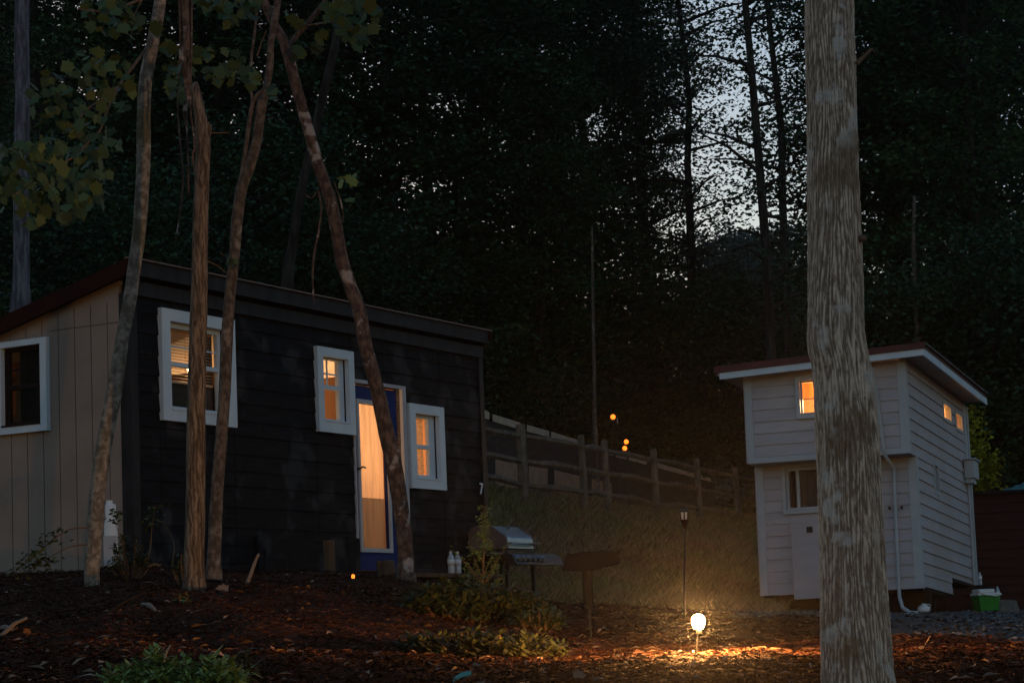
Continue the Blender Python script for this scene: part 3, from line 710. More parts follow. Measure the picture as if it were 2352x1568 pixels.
# downspout
w = MB(F2)
pts = [(-.42, OV-.34, 3.2), (-.42, OV-.30, 3.16), (-.42, OV-.06, 2.9), (-.36, OV-.06, 2.06), (-.34, OV-.05, 1.93), (-.31, -.06, 1.80), (-.31, -.06, 1.7), (-.33, -.06, .0), (-.33, -.06, -.12), (-.28, -.12, -.28), (-.16, -.2, -.36), (-.05, -.22, -.375)]
w.tube(pts, [.027]*9+[.029, .032, .038], 10); w.build('downspout', M_offwhite, h2, True)
pieces('downspout_clip', M_gblack, h2, F2, [((-.42, -.075, 1.18), (-.39, -.03, 1.22)), ((-.24, -.075, 1.18), (-.21, -.03, 1.22))])
for r, s, in ((-2.2, .25), (-1.2, .3), (-.42, .35), (-.03, .5), (-.35, 2.6), (-2.1, 2.7), (-.06, 4.6)):
    pieces('support_post', M_darkwood, h2, F2, [((r-.06, s-.06, -.75), (r+.06, s+.06, -.02))])
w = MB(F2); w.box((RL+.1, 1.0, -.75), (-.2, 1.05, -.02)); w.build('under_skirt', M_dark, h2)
w = MB(F2); w.box((.03, 4.25, 2.03), (.20, 4.70, 2.33)); w.box((.03, 4.2, 2.33), (.23, 4.75, 2.36)); w.box((.03, 4.3, 1.95), (.16, 4.65, 2.03)); w.build('wall_unit', M_offwhite, h2, bevel=.01)
w = MB(F2); w.tube([(.05, 4.45, 1.95), (.05, 4.45, .32)], .018, 8); w.build('conduit', M_grey, h2)

# things by the pale house
def gp(vx, vy, D):
    p = at(vx, vy, D); return Vector((p.x, p.y, zf(p.x, p.y)))
def onray(vx, vy, D, dz=0):
    """ground point below the sight line at depth D"""
    p = at(vx, vy, D); return Vector((p.x, p.y, zf(p.x, p.y)+dz))
c = onray(2266, 1405, 35.5)
ck = thing('cool_box', 'bright green cool box with a white lid on the gravel beside the pale house', 'cool box', c)
w = MB(Matrix.Translation(c) @ Matrix.Rotation(.25, 4, 'Z'))
w.hexa([(-.15, -.12, 0), (.15, -.12, 0), (.15, .12, 0), (-.15, .12, 0), (-.18, -.145, .235), (.18, -.145, .235), (.18, .145, .235), (-.18, .145, .235)]); w.build('box_body', M_green, ck, bevel=.015)
w = MB(Matrix.Translation(c) @ Matrix.Rotation(.25, 4, 'Z')); w.box((-.19, -.155, .236), (.19, .155, .275)); w.box((-.165, -.13, .275), (.10, .13, .335)); w.build('lid', M_plwhite, ck, bevel=.012)
w = MB(Matrix.Translation(c) @ Matrix.Rotation(.25, 4, 'Z')); w.tube([(-.17, -.16, .30), (-.1, -.175, .255), (.1, -.175, .225), (.19, -.16, .25)], .012, 8); w.build('handle', M_plwhite, ck)
c = at(2252, 1345, 36); w = MB(); cr_ = thing('crate', 'low dark crate behind the green cool box with a bottle on it', 'crate', Vector((c.x, c.y, zf(c.x, c.y))))
zb = zf(c.x, c.y)
w = MB(); w.box((c.x-.12, c.y-.12, zb), (c.x+.13, c.y+.12, c.z)); w.build('crate_body', M_dark, cr_, bevel=.01)
w = MB(); w.box((c.x-.13, c.y-.13, c.z), (c.x+.14, c.y+.13, c.z+.012)); w.build('crate_rim', M_darkwood, cr_)
bottle(Vector((c.x, c.y, c.z+.013)), 'clear bottle standing on the dark crate next to the corner of the pale house', .20)
c = at(2291, 1375, 36); zb = zf(c.x, c.y)
gb = thing('concrete_block', 'rough grey concrete block on the gravel right of the green cool box', 'block', Vector((c.x+.15, c.y, zb)))
w = MB(); w.hexa([(c.x-.04, c.y-.1, zb-.02), (c.x+.33, c.y-.1, zb-.02), (c.x+.33, c.y+.15, zb-.02), (c.x-.04, c.y+.15, zb-.02), (c.x-.02, c.y-.08, c.z-.005), (c.x+.28, c.y-.08, c.z-.03), (c.x+.28, c.y+.13, c.z-.03), (c.x-.02, c.y+.13, c.z-.005)]); w.build('block_body', M_block, gb, bevel=.012)
bottle(Vector((c.x+.01, c.y, c.z-.004)), 'clear bottle standing on the left end of the grey concrete block', .20)
c = onray(2122, 1405, 34.3)
jg = thing('white_jug', 'small rounded white plastic jug on the gravel under the pale house', 'jug', c)
MB().lathe([(.001, 0), (.075, 0), (.095, .03), (.09, .07), (.06, .10), (.03, .115), (.025, .13), (.001, .135)], c, 16).build('jug_body', M_plwhite, jg, True)
w = MB(); w.tube([c+Vector((.03, 0, .12)), c+Vector((.10, 0, .11)), c+Vector((.09, 0, .05))], .008, 6); w.build('handle', M_plwhite, jg)
# splash block
c = onray(2070, 1410, 33.4)
sp = thing('splash_block', 'low white splash block on the gravel below the downspout', 'block', c)
w = MB(); w.prism([c+Vector(p) for p in ((-.20, -.05, 0), (-.05, -.09, 0), (.12, -.08, 0), (.22, -.03, 0), (.12, .06, 0), (-.1, .07, 0))], (0, 0, .035)); w.build('splash_tray', M_plwhite, sp, bevel=.01)

# dark red shed at right with teal tarp
a = at(2236, 1130, 41); b = at(2236, 1410, 41)
sh = thing('shed', 'dark red boarded shed at the right edge behind the pale house', 'shed', (a.x+2, 41, .25))
w = MB(Matrix.Translation((a.x-.6, 41, 0)) @ Matrix.Rotation(-.12, 4, 'Z'))
clap = MB(Matrix.Translation((a.x-.6, 41, 0)) @ Matrix.Rotation(-.12, 4, 'Z') @ Matrix.Scale(-1, 4, (0, 1, 0)))
clapboard(clap, 0, 4.6, .1, 2.34, .16, [], lip=.02); clap.build('board_wall', M_shed, sh)
w.box((0, .0, .1), (4.6, 2.5, 2.33)); w.build('wall_core', M_shed, sh)
w = MB(Matrix.Translation((a.x-.6, 41, 0)) @ Matrix.Rotation(-.12, 4, 'Z')); w.box((-.1, -.12, 2.345), (4.7, 2.6, 2.40)); w.build('roof', M_dark, sh)
tp = thing('tarp', 'crumpled teal tarp lying on top of the dark red shed', 'tarp', at(2340, 1118, 41.5))
vs = []; fs = []
for i in range(25):
    for j in range(9):
        u = i/24; v = j/8; base = at(2290, 1125, 41.3)
        hgt_ = .20*(1-math.exp(-u*4))*(sin(pi*min(1, max(0, v)))**.5)*(.65+.6*random.random()*.6+.2*sin(u*14+v*5))
        vs.append((base.x+u*1.6, 41.2+v*1.3-u*.15, 2.405+hgt_))
for i in range(24):
    for j in range(8): fs.append((i*9+j, (i+1)*9+j, (i+1)*9+j+1, i*9+j+1))
w = MB(); w.add(vs, fs); w.build('tarp_sheet', M_teal, tp, False)

# ------------------------------------------------------------------ rail fence
fp = [(1150-65, 1105, 38.3, 150), (1202, 1130, 40, 157), (1341, 1146, 42, 148), (1394, 1150, 43, 140), (1507, 1172, 46, 142), (1606, 1180, 48, 128), (1695, 1200, 50, 128), (1790, 1215, 52.5, 122), (1880, 1225, 55, 118)]
fence = thing('rail_fence', 'weathered split rail fence with three rails along the top of the grassy bank', 'fence', (at(1202, 1130, 40).x, 40, 2.6))
posts = []
for i, (vx, vy, D, hp) in enumerate(fp):
    p = at(vx, vy, D); z0 = min(p.z, zf(p.x, p.y))-.3; z1 = p.z+hp/FOC*D
    posts.append((p, z1))
    rr = .075 if i != 1 else .10
    w = MB(); w.tube([(p.x, p.y, z0), (p.x+.01, p.y, (z0+z1)/2), (p.x, p.y, z1-.02), (p.x, p.y, z1)], [rr, rr*.95, rr*.9, rr*.6], 8, .08); w.build('post', M_wood, fence)
for i in range(len(posts)-1):
    (a, za), (b, zb) = posts[i], posts[i+1]
    for f in (.82, .45, .10):
        A = Vector((a.x, a.y-.02, a.z+(za-a.z)*f)); B = Vector((b.x, b.y-.02, b.z+(zb-b.z)*f))
        mid = (A+B)/2+Vector((0, 0, random.uniform(.0, .04))); q1 = (A*3+B)/4+Vector((0, 0, random.uniform(-.01, .03))); q3 = (A+B*3)/4+Vector((0, 0, random.uniform(-.01, .02)))
        w = MB(); w.tube([A, q1, mid, q3, B], [.045, .06, .062, .058, .04], 6, .15); w.build('rail', M_wood, fence)
# board wall behind it
bf = thing('board_wall', 'long dark low wall with pale cap boards behind the rail fence', 'wall', (at(1200, 1050, 46).x, 46, 2.8))
bw = [(1020, 895, 1095, 43), (1128, 950, 1117, 44.5), (1208, 975, 1127, 46), (1262, 990, 1130, 47.2), (1352, 1018, 1147, 49.5), (1410, 1035, 1160, 51), (1500, 1060, 1172, 53), (1640, 1100, 1180, 56)]
def lerp(a, b, t): return a+(b-a)*t
for i in range(len(bw)-1):
    (x0, t0, b0, D0), (x1, t1, b1, D1) = bw[i], bw[i+1]
    A1, B1 = at(x0, t0, D0), at(x1, t1, D1); A0, B0 = at(x0, b0, D0), at(x1, b1, D1)
    thick = Vector((.03, .08, 0))
    def quad(mb, f0, f1, push, e0=0.0, e1=1.0):
        a, b = A1.lerp(B1, e0), A1.lerp(B1, e1); al, bl2 = A0.lerp(B0, e0), A0.lerp(B0, e1)
        o = Vector((0, -push, 0))
        p = [al.lerp(a, f0)+o, bl2.lerp(b, f0)+o, bl2.lerp(b, f1)+o, al.lerp(a, f1)+o]
        mb.prism(p, thick)
    w = MB(); quad(w, -.5, .88, 0); w.build('dark_panel', M_paneldark, bf)
    w = MB(); quad(w, .90, 1.0, .03, .04, .80 if i % 2 else .93); w.build('cap_board', M_paleboard, bf)
    if i < 5:
        w = MB(); quad(w, .02, .38, .03, .12, .86); w.build('brown_panel', M_panelbrown, bf)

# string lights beyond the fence
for k, (vx, vy, D, r, m, lb) in enumerate(((1408, 957, 50, .058, M_string, 'glowing orange garden lamp on a thin pole, highest of the distant lamps'), (1438.5, 1014, 50, .053, M_string, 'glowing orange garden lamp, upper of the close pair beyond the fence'), (1435, 1029, 47.5, .05, M_string, 'glowing orange garden lamp, lower of the close pair beyond the fence'), (1415, 996, 58, .045, M_faint, 'faint unlit looking dull orange lamp between the brighter distant lamps'))):
    p = at(vx, vy, D); z0 = zf(p.x, p.y)
    t = thing('garden_lamp', lb, 'lamp', (p.x, p.y, z0), 'small orange lamps in the wood beyond the fence')
    MB().lathe([(.001, -r), (r*.7, -r*.72), (r, 0), (r*.7, r*.72), (.001, r)], p, 12).build('bulb', m, t, True)
    dx = .0 if k != 2 else .06
    w = MB(); w.tube([(p.x+dx, p.y+.05, z0-.1), (p.x+dx, p.y+.05, p.z-r*.6)], .014, 6); w.build('pole', M_gblack, t)
p = at(1418, 966, 54); t = thing('white_marker', 'small white marker on a thin stake between the distant orange lamps', 'marker', (p.x, p.y, zf(p.x, p.y)))
w = MB(); w.box((p.x-.012, p.y-.01, p.z-.06), (p.x+.012, p.y+.01, p.z+.06)); w.build('marker_plate', M_white, t); w = MB(); w.tube([(p.x, p.y, zf(p.x, p.y)-.1), (p.x, p.y, p.z-.06)], .008, 6); w.build('stake', M_gblack, t)

# ------------------------------------------------------------------ grill
GB = FC @ Matrix.Translation((6.42, .32, 0))     # aligned with the cabin wall: x along wall (width), y outward = grill front
gz = zf((GB @ Vector((.5, 0, 0))).x, (GB @ Vector((.5, 0, 0))).y)
gt = at(1140, 1205, 27.7).z
gr = thing('gas_grill', 'black and steel gas grill with a closed lid beside the cabin corner', 'grill', GB @ Vector((.5, 0, gz)))
GH = gt        # height of lid top
x0, x1 = .0, .72
prof = [(-.27, GH-.30), (-.27, GH-.08), (-.22, GH-.02), (-.10, GH), (.03, GH-.015), (.20, GH-.13), (.235, GH-.17), (.25, GH-.30)]
def gprism(mb, prof, xa, xb): mb.prism([(xa, p[0], p[1]) for p in prof], (xb-xa, 0, 0))
w = MB(GB); gprism(w, prof, x0+.035, x1-.035); lid = w.build('lid', M_steel, gr, bevel=.012)
for xa, xb in ((x0, x0+.034), (x1-.034, x1)):
    w = MB(GB); gprism(w, [(a*1.03, b+.006) for a, b in prof], xa, xb); w.build('lid_end_cap', M_steelcap, lid, bevel=.008)
w = MB(GB); w.tube([(x0+.05, .25, GH-.23), (x0+.05, .31, GH-.235), (x1-.02, .31, GH-.235), (x1-.02, .25, GH-.23)], .013, 8); w.build('handle', M_steel, lid, True)
w = MB(GB); w.tube([(.33, .085, GH-.045), (.33, .10, GH+.0)], .022, 10); w.build('thermometer', M_steel, lid)
w = MB(GB); w.box((x0, -.27, GH-.45), (x1, .24, GH-.305)); w.build('firebox', M_gblack, gr, bevel=.01)
w = MB(GB); w.hexa([(-.02, .245, GH-.49), (x1+.48, .245, GH-.49), (x1+.48, .39, GH-.49), (-.02, .39, GH-.49), (-.02, .245, GH-.34), (x1+.46, .245, GH-.34), (x1+.46, .33, GH-.37), (-.02, .33, GH-.37)]); w.build('control_panel', M_gdark, gr, bevel=.008)
for k in range(6):
    xx = .06+k*.125
    w = MB(GB); w.tube([(xx, .34, GH-.415), (xx, .40, GH-.42)], [.040, .030], 12); w.build('knob', M_steel, gr)
w = MB(GB); w.box((x1+.01, -.24, GH-.375), (x1+.46, .24, GH-.345)); w.build('side_shelf', M_gdark, gr, bevel=.008)
w = MB(GB); w.box((-.42, -.24, GH-.375), (-.01, .24, GH-.345)); w.build('side_shelf', M_gdark, gr, bevel=.008)
for lx in (.03, x1-.03):
    for ly in (-.22, .22):
        w = MB(GB); w.box((lx-.022, ly-.022, gz+.05), (lx+.022, ly+.022, GH-.45)); w.build('leg', M_gblack, gr)
GB0 = gz
w = MB(GB); w.box((.0, -.22, gz+.12), (x1, .22, gz+.15)); w.build('bottom_shelf', M_gblack, gr)
for lx in (.0, x1):
    w = MB(GB); w.tube([(lx-.02, .22, gz+.055), (lx+.02, .22, gz+.055)], .055, 14); w.build('wheel', M_gblack, gr)
w = MB(GB); w.tube([(x1+.021, .22, gz+.055), (x1+.027, .22, gz+.055)], .022, 10); w.build('hub_cap', M_plwhite, gr)

# ------------------------------------------------------------------ wooden sign, torch, bulb
c = onray(1352, 1385, 19)
sg = thing('wooden_sign', 'dark rough wooden slab sign on a short thick post in front of the grassy bank', 'sign', c)
T = at(1358, 1265, 19); B_ = at(1354, 1307, 19); s_ = 19/FOC
zt_, zb_ = T.z, B_.z
xl = at(1292, 1300, 19).x; xr = at(1424, 1280, 19).x
ol = [(xl, zb_-.005), (xl+.012, zb_+.05), (xl+.028, zt_-.045), (xl+.05, zt_-.012), (xl+.12, zt_-.016), (xl+.17, zt_-.002), ((xl+xr)/2, zt_-.008), (xr-.14, zt_+.004), (xr-.10, zt_-.008), (xr-.012, zt_-.010), (xr-.018, zt_-.05), (xr, zt_-.07), (xr-.008, zb_+.035), (xr-.06, zb_+.022), (xr-.13, zb_+.012), ((xl+xr)/2+.03, zb_-.008), (xl+.12, zb_-.012), (xl+.05, zb_-.004)]
w = MB(); w.prism([(a, c.y-.07, b) for a, b in ol], (0, .05, 0)); w.build('sign_board', M_darkwood, sg, bevel=.006)
pw = 11.5*s_
w = MB(); w.tube([(c.x, c.y, c.z-.15), (c.x, c.y, zb_+.03)], [pw*1.05, pw], 10, .04); w.build('post', M_darkwood, sg)
c = onray(1358, 1462, 14)
st = thing('thin_stake', 'thin dark metal stake in the mulch in front of the wooden sign', 'stake', c)
w = MB(); w.tube([(c.x, c.y, c.z-.05), (c.x-.004, c.y, at(1357, 1395, 14).z)], .006, 6); w.tube([(c.x-.004, c.y, at(1357, 1395, 14).z), (c.x-.03, c.y, at(1357, 1394, 14).z+.012)], .005, 6); w.build('rod', M_gblack, st)
D = 20; c = onray(1571, 1415, D)
to = thing('solar_torch', 'tall thin solar torch with a caged lantern head standing by the bank', 'garden light', c)
s_ = D/FOC
def zt2(v): return at(1571, v, D).z
xh = at(1571, 1180, D).x
w = MB(); w.tube([(c.x, c.y, c.z-.05), ((c.x+xh)/2, c.y, (c.z+zt2(1212))/2), (xh, c.y, zt2(1212))], .010, 8); w.build('pole', M_gblack, to)
w = MB(); w.lathe([(.012, zt2(1214)), (.026, zt2(1200)), (.036, zt2(1193))], (xh, c.y, 0), 12); w.build('cup', M_darkred, to)
w = MB(); w.lathe([(.029, zt2(1192.5)), (.032, zt2(1176))], (xh, c.y, 0), 12); w.build('lantern_glass', M_plwhite, to, True)
w = MB()
for k in range(6):
    a = k*pi/3+.5; w.tube([(xh+.034*cos(a), c.y+.034*sin(a), zt2(1193)), (xh+.040*cos(a), c.y+.040*sin(a), zt2(1175))], .006, 6)
w.build('cage', M_gblack, to)
w = MB(); w.lathe([(.048, zt2(1176)), (.046, zt2(1173)), (.03, zt2(1169)), (.005, zt2(1166))], (xh, c.y, 0), 12); w.build('cap', M_gblack, to)
D = 11.5; b = at(1604, 1428, D); c = Vector((b.x-.01, D, zf(b.x, D)))
bu = thing('globe_light', 'brightly glowing globe bulb on a short stake in the mulch', 'garden light', c)
s_ = D/FOC
w = MB(); w.lathe([(.001, -15.5*s_), (9*s_, -14*s_), (13*s_, -7*s_), (15*s_, 3*s_), (13*s_, 11*s_), (8*s_, 16*s_), (.001, 18*s_)], b, 20); w.build('bulb', M_bulb, bu, True)
w = MB(); w.lathe([(.012, -26*s_), (.014, -16*s_)], b, 12); w.build('socket', M_gblack, bu)
w = MB(); w.tube([(c.x-.015, c.y, c.z-.05), (b.x-.004, b.y, b.z-26*s_)], .005, 6); w.build('stake', M_gdark, bu)
c = onray(811, 1330, 18.2); b = at(811, 1323, 18.2); c.z = min(c.z, b.z-.02)
am = thing('amber_light', 'tiny amber solar light glowing in the mulch in front of the door', 'garden light', c)
w = MB(); w.lathe([(.001, -.016), (.012, -.014), (.014, 0), (.012, .012), (.001, .018)], b, 12); w.build('lens', M_amber, am, True)
w = MB(); w.lathe([(.004, c.z-b.z-.05), (.006, -.018)], b, 8); w.build('stake', M_gblack, am)

# stumps / posts by the door
for (vx, top, bot, wd, D, lb) in ((757, 1240, 1322, 27, 20.5, 'short upright brown wooden post in the mulch left of the blue door'), (886, 1286, 1330, 44, 19.8, 'broad dark wooden post stub in front of the blue door')):
    p = at(vx, bot, D); z0 = min(p.z, zf(p.x, p.y)); r = wd/2/FOC*D
    t = thing('wooden_post', lb, 'post', (p.x, p.y, z0))
    w = MB(); w.tube([(p.x, p.y, z0-.1), (p.x+.005, p.y, (z0+at(vx, top, D).z)/2), (p.x, p.y, at(vx, top, D).z-.015), (p.x, p.y, at(vx, top, D).z)], [r, r, r*.98, r*.85], 12, .06); w.build('post_body', M_brownwood, t)
# white canister by the tan wall
c = at(256, 1285, 21.75); c.z = zf(c.x, c.y)-.05
ztp = at(255, 1157, c.y).z; zbt = c.z
ca = thing('white_canister', 'tall white plastic canister standing against the tan wall behind the pale trunk', 'canister', c)
hh = ztp-zbt
MB().lathe([(.055, 0), (.065, .01), (.065, hh-.20), (.052, hh-.15), (.052, hh-.02), (.045, hh)], c, 18).build('canister_body', M_plwhite, ca, True)
MB().lathe([(.03, hh+.001), (.03, hh+.035)], c+Vector((-.01, 0, 0)), 14).build('cap', M_plwhite, ca)
w = MB(); w.box((c.x-.06, c.y-.072, c.z+hh*.15), (c.x+.06, c.y-.06, c.z+hh*.55)); w.build('canister_label', M_grey, ca)

# ------------------------------------------------------------------ foreground trees
def path3(pts, D, Dtop=None):
    n = len(pts); out = []
    for i, p in enumerate(pts):
        d = D if Dtop is None else lerp(D, Dtop, i/(n-1))
        out.append(at(p[0], p[1], d))
    return out
def smooth_path(P, R, sub=5):
    """Catmull-Rom through points"""
    o = []; r = []
    n = len(P)
    for i in range(n-1):
        p0 = P[max(i-1, 0)]; p1 = P[i]; p2 = P[i+1]; p3 = P[min(i+2, n-1)]
        for k in range(sub):
            t = k/sub
            o.append(.5*((2*p1)+(p2-p0)*t+(2*p0-5*p1+4*p2-p3)*t*t+(3*p1-p0-3*p2+p3)*t**3)); r.append(lerp(R[i], R[i+1], t))
    o.append(P[-1]); r.append(R[-1]); return o, r
def trunk(par, pts, D, m, name='trunk', n=18, sub=5, jit=.02, Dtop=None, down=.35, wiggle=0):
    P = path3(pts, D, Dtop); s = D/FOC
    R = [p[2]/2*(P[i].y/FOC) for i, p in enumerate(pts)]
    if down:
        d0 = (P[0]-P[1]).normalized(); P = [P[0]+Vector((d0.x*down*.3, 0, -down)), P[0]+Vector((0, 0, -.04)), P[0]+(P[1]-P[0])*.35]+P[1:]; R = [R[0]*1.7, R[0]*1.28, lerp(R[0], R[1], .35)]+R[1:]
    P, R = smooth_path(P, R, sub)
    w = MB(); w.tube(P, R, n, jit); return w.build(name, m, par, True)
# leaf shape (five-lobed)
LOB = [(0, -.5), (.16, -.35), (.40, -.42), (.34, -.14), (.52, .06), (.36, .16), (.25, .30), (0, .58), (-.25, .30), (-.36, .16), (-.52, .06), (-.34, -.14), (-.40, -.42), (-.16, -.35)]
def maple_cloud(P, size, rng=RNG, face=.7):
    n = len(P); V = np.zeros((n, len(LOB), 3)); L = np.array(LOB)
    # leaf normals mostly toward the open side (camera side / down), hanging
    nrm = rng.normal(0, .8, (n, 3))+np.array([.1, -1.0*face, .35]); nrm /= np.linalg.norm(nrm, axis=1)[:, None]
    ax = rng.normal(0, .6, (n, 3))+np.array([0, 0, -.8]); ax -= nrm*(ax*nrm).sum(1)[:, None]; ax /= np.linalg.norm(ax, axis=1)[:, None]
    s = np.cross(nrm, ax); sz = size*rng.uniform(.7, 1.15, n)
    curl = rng.uniform(-.25, .25, n)
    for k, (a, b) in enumerate(LOB):
        V[:, k] = P+s*(a*sz)[:, None]+ax*(b*sz)[:, None]+nrm*((a*a+.3*b*b)*curl*sz)[:, None]
    V = V.reshape(-1, 3); F = np.arange(n)[:, None]*len(LOB)+np.arange(len(LOB))
    return V, F
def poly_points(poly, n, d0, d1, rng=RNG, clump=None):
    xs = [p[0] for p in poly]; ys_ = [p[1] for p in poly]; out = []
    def inside(x, y):
        c = False; j = len(poly)-1
        for i in range(len(poly)):
            xi, yi = poly[i]; xj, yj = poly[j]
            if (yi > y) != (yj > y) and x < (xj-xi)*(y-yi)/(yj-yi)+xi: c = not c
            j = i
        return c
    while len(out) < n:
        x = rng.uniform(min(xs), max(xs)); y = rng.uniform(min(ys_), max(ys_))
        if inside(x, y): 
            p = at(x, y, rng.uniform(d0, d1)); out.append((p.x, p.y, p.z))
    return np.array(out)
def foliage(par, groups, name='foliage', m=M_maple):
    VF = []
    for poly, n, d0, d1, sz in groups:
        P = poly_points(poly, n, d0, d1); VF.append(maple_cloud(P, sz))
    V, F = join(VF); V = V-np.array(world_loc(par))
    return npmesh(name, V, F, m, par)

base = at(212, 1378, 17)
t1 = thing('broadleaf_tree', 'slender leaning pale barked tree before the tan wall, leftmost of the cabin trees', 'tree', base, 'slender trees standing in front of the cabin')
trunk(t1, [(213, 1378, 34), (211, 1307, 36), (217, 1229, 36), (226, 1112, 36), (242, 1005, 37), (259, 919, 36), (271, 843, 33), (283, 766, 31), (298, 690, 31), (309, 608, 31), (320, 530, 31), (329, 381, 33), (330, 286, 33), (334, 190, 31), (352, 95, 30), (368, 0, 28), (372, -120, 27), (380, -400, 22), (372, -700, 12)], 17, M_bark1)
w = MB()
w.tube(path3([(352, 90), (330, 120), (300, 160), (262, 210), (200, 250), (160, 300)], 17, 15.5), [.018, .014, .012, .009, .007, .004], 6)
w.tube(path3([(262, 210), (230, 300), (170, 360), (100, 400), (30, 450)], 16.2, 15), [.010, .008, .007, .006, .004], 6)
w.tube(path3([(368, -60), (320, 0), (250, 30), (180, 20)], 17, 16), [.016, .012, .009, .005], 6)
w.tube(path3([(300, 90), (306, 40), (326, 0), (333, -60)], 16.8, 16.8), [.004, .006, .007, .008], 6)
w.build('branch', M_twig, t1)
foliage(t1, [([(60, 190), (170, 110), (290, 120), (310, 200), (290, 270), (280, 400), (240, 470), (170, 510), (60, 520), (0, 440), (-30, 380), (-20, 330), (90, 330)], 300, 14.6, 17, .095),
             ([(170, 0), (230, -20), (330, 40), (290, 110), (200, 60)], 60, 15.5, 17, .10),
             ([(0, 350), (110, 330), (230, 380), (200, 500), (60, 520), (0, 490)], 90, 14.6, 16, .095),
             ([(350, 60), (400, 60), (410, 120), (370, 125)], 5, 16, 17, .12)])
t2b = at(447, 1346, 16)
t2 = thing('tree_snag', 'straight brown ridged trunk snapped off at the top in front of the cabin window', 'tree', t2b)
trunk(t2, [(447, 1346, 46), (446, 1280, 47), (449, 1150, 45), (450, 1000, 44), (452, 880, 42), (455, 760, 41), (458, 640, 38), (460, 520, 36), (463, 420, 35), (466, 330, 36), (460, 270, 30), (452, 225, 26), (448, 200, 20), (451, 188, 5)], 16, M_bark2, jit=.03)
trunk(t2, [(468, 330, 20), (476, 305, 18), (479, 287, 16), (482, 283, 9)], 16, M_bark2, 'broken_stub', down=0, n=10)
w = MB(); w.tube(path3([(474, 305), (500, 306), (530, 304)], 16), [.006, .004, .002], 5); w.build('twig', M_twig, t2); w = MB(); w.tube(path3([(478, 600), (500, 610), (520, 628)], 16), [.004, .003, .002], 5); w.build('twig', M_twig, t2)
w = MB()
for pts, r in (([(428, -100), (424, 0), (428, 80), (424, 130), (430, 200), (424, 260)], .028), ([(412, 0), (414, 120), (408, 240), (414, 330), (420, 400), (416, 470), (402, 560)], .008), ([(432, 0), (434, 150), (429, 260), (432, 380), (434, 450)], .007), ([(440, 0), (440, 110), (437, 240), (447, 330), (442, 360), (448, 400)], .008), ([(420, 250), (432, 330), (430, 440)], .006)):
    P, R = smooth_path(path3(pts, 16.3), [r*1.0]*(len(pts)-1)+[r*.5]); w.tube(P, R, 6, .1)
w.build('hanging_vine', M_bark4, t2)
t3b = at(490, 1322, 18)
t3 = thing('broadleaf_tree', 'crooked thin brown tree just right of the snapped trunk, forking high up', 'tree', t3b, 'slender trees standing in front of the cabin')
trunk(t3, [(490, 1322, 34), (493, 1240, 31), (499, 1120, 29), (508, 1010, 28), (516, 900, 28), (521, 780, 28), (528, 680, 26), (538, 590, 26), (545, 500, 27), (556, 430, 27), (574, 380, 26), (590, 320, 24), (601, 240, 25), (608, 232, 22)], 18, M_bark3)
trunk(t3, [(603, 250, 18), (612, 200, 18), (620, 150, 18), (622, 100, 17), (632, 40, 18), (640, -40, 17), (640, -300, 12)], 18, M_bark3, 'limb', down=0, n=12)
trunk(t3, [(548, 470, 11), (556, 400, 11), (566, 330, 11), (578, 250, 11), (588, 222, 10), (606, 206, 9)], 18, M_bark3, 'limb', down=0, n=10)
trunk(t3, [(580, 240, 7), (576, 190, 7), (578, 130, 7), (588, 50, 6), (592, -20, 6)], 18, M_bark3, 'branch', down=0, n=8)
w = MB(); w.tube(path3([(590, 130), (600, 100), (612, 70)], 18), [.007, .005, .003], 5); w.build('twig', M_twig, t3); w = MB(); w.tube(path3([(540, 600), (520, 590), (505, 580)], 18), [.005, .004, .003], 5)
w.build('twig', M_twig, t3)
foliage(t3, [([(385, 95), (430, 120), (480, 110), (560, 120), (600, 170), (632, 190), (630, 235), (600, 200), (560, 200), (500, 190), (440, 170), (400, 230), (380, 200)], 80, 16.2, 18, .105), ([(440, -20), (600, -20), (590, 40), (520, 60), (450, 20)], 70, 16.5, 18, .10), ([(385, 190), (425, 190), (420, 245), (390, 240)], 8, 16, 17, .12), ([(515, 595), (545, 590), (548, 610), (520, 615)], 5, 17.6, 18, .06)])
t4b = at(930, 1330, 19)
t4 = thing('broadleaf_tree', 'leaning dark brown tree crossing the glowing door, forked at the top', 'tree', t4b, 'slender trees standing in front of the cabin')
trunk(t4, [(932, 1330, 42), (931, 1262, 36), (922, 1178, 37), (906, 1074, 38), (887, 990, 37), (866, 893, 34), (841, 801, 33), (826, 717, 32), (806, 660, 31), (786, 600, 31), (774, 533, 30), (758, 457, 29), (732, 381, 28), (705, 286, 26), (678, 190, 26), (660, 120, 27), (650, 92, 24), (632, 60, 21), (615, 25, 21), (598, -20, 20), (560, -120, 18), (520, -400, 10)], 19, M_bark4)
trunk(t4, [(662, 108, 16), (680, 85, 15), (705, 55, 13), (730, 25, 12), (752, -5, 11), (790, -60, 9)], 19, M_bark4, 'limb', down=0, n=10)
w = MB()
for pts, r in (([(732, 440), (738, 480), (730, 540), (722, 580), (718, 640), (722, 700)], .010), ([(768, 420), (782, 460), (788, 500), (780, 520)], .006), ([(700, 445), (715, 455), (728, 440), (735, 420)], .005)):
    P, R = smooth_path(path3(pts, 18.9), [r]*(len(pts)-1)+[r*.5]); w.tube(P, R, 6, .12)
w.tube(path3([(700, 60), (760, 50), (820, 70), (860, 110)], 19, 18), [.008, .007, .005, .003], 6)
w.build('hanging_vine', M_bark4, t4)
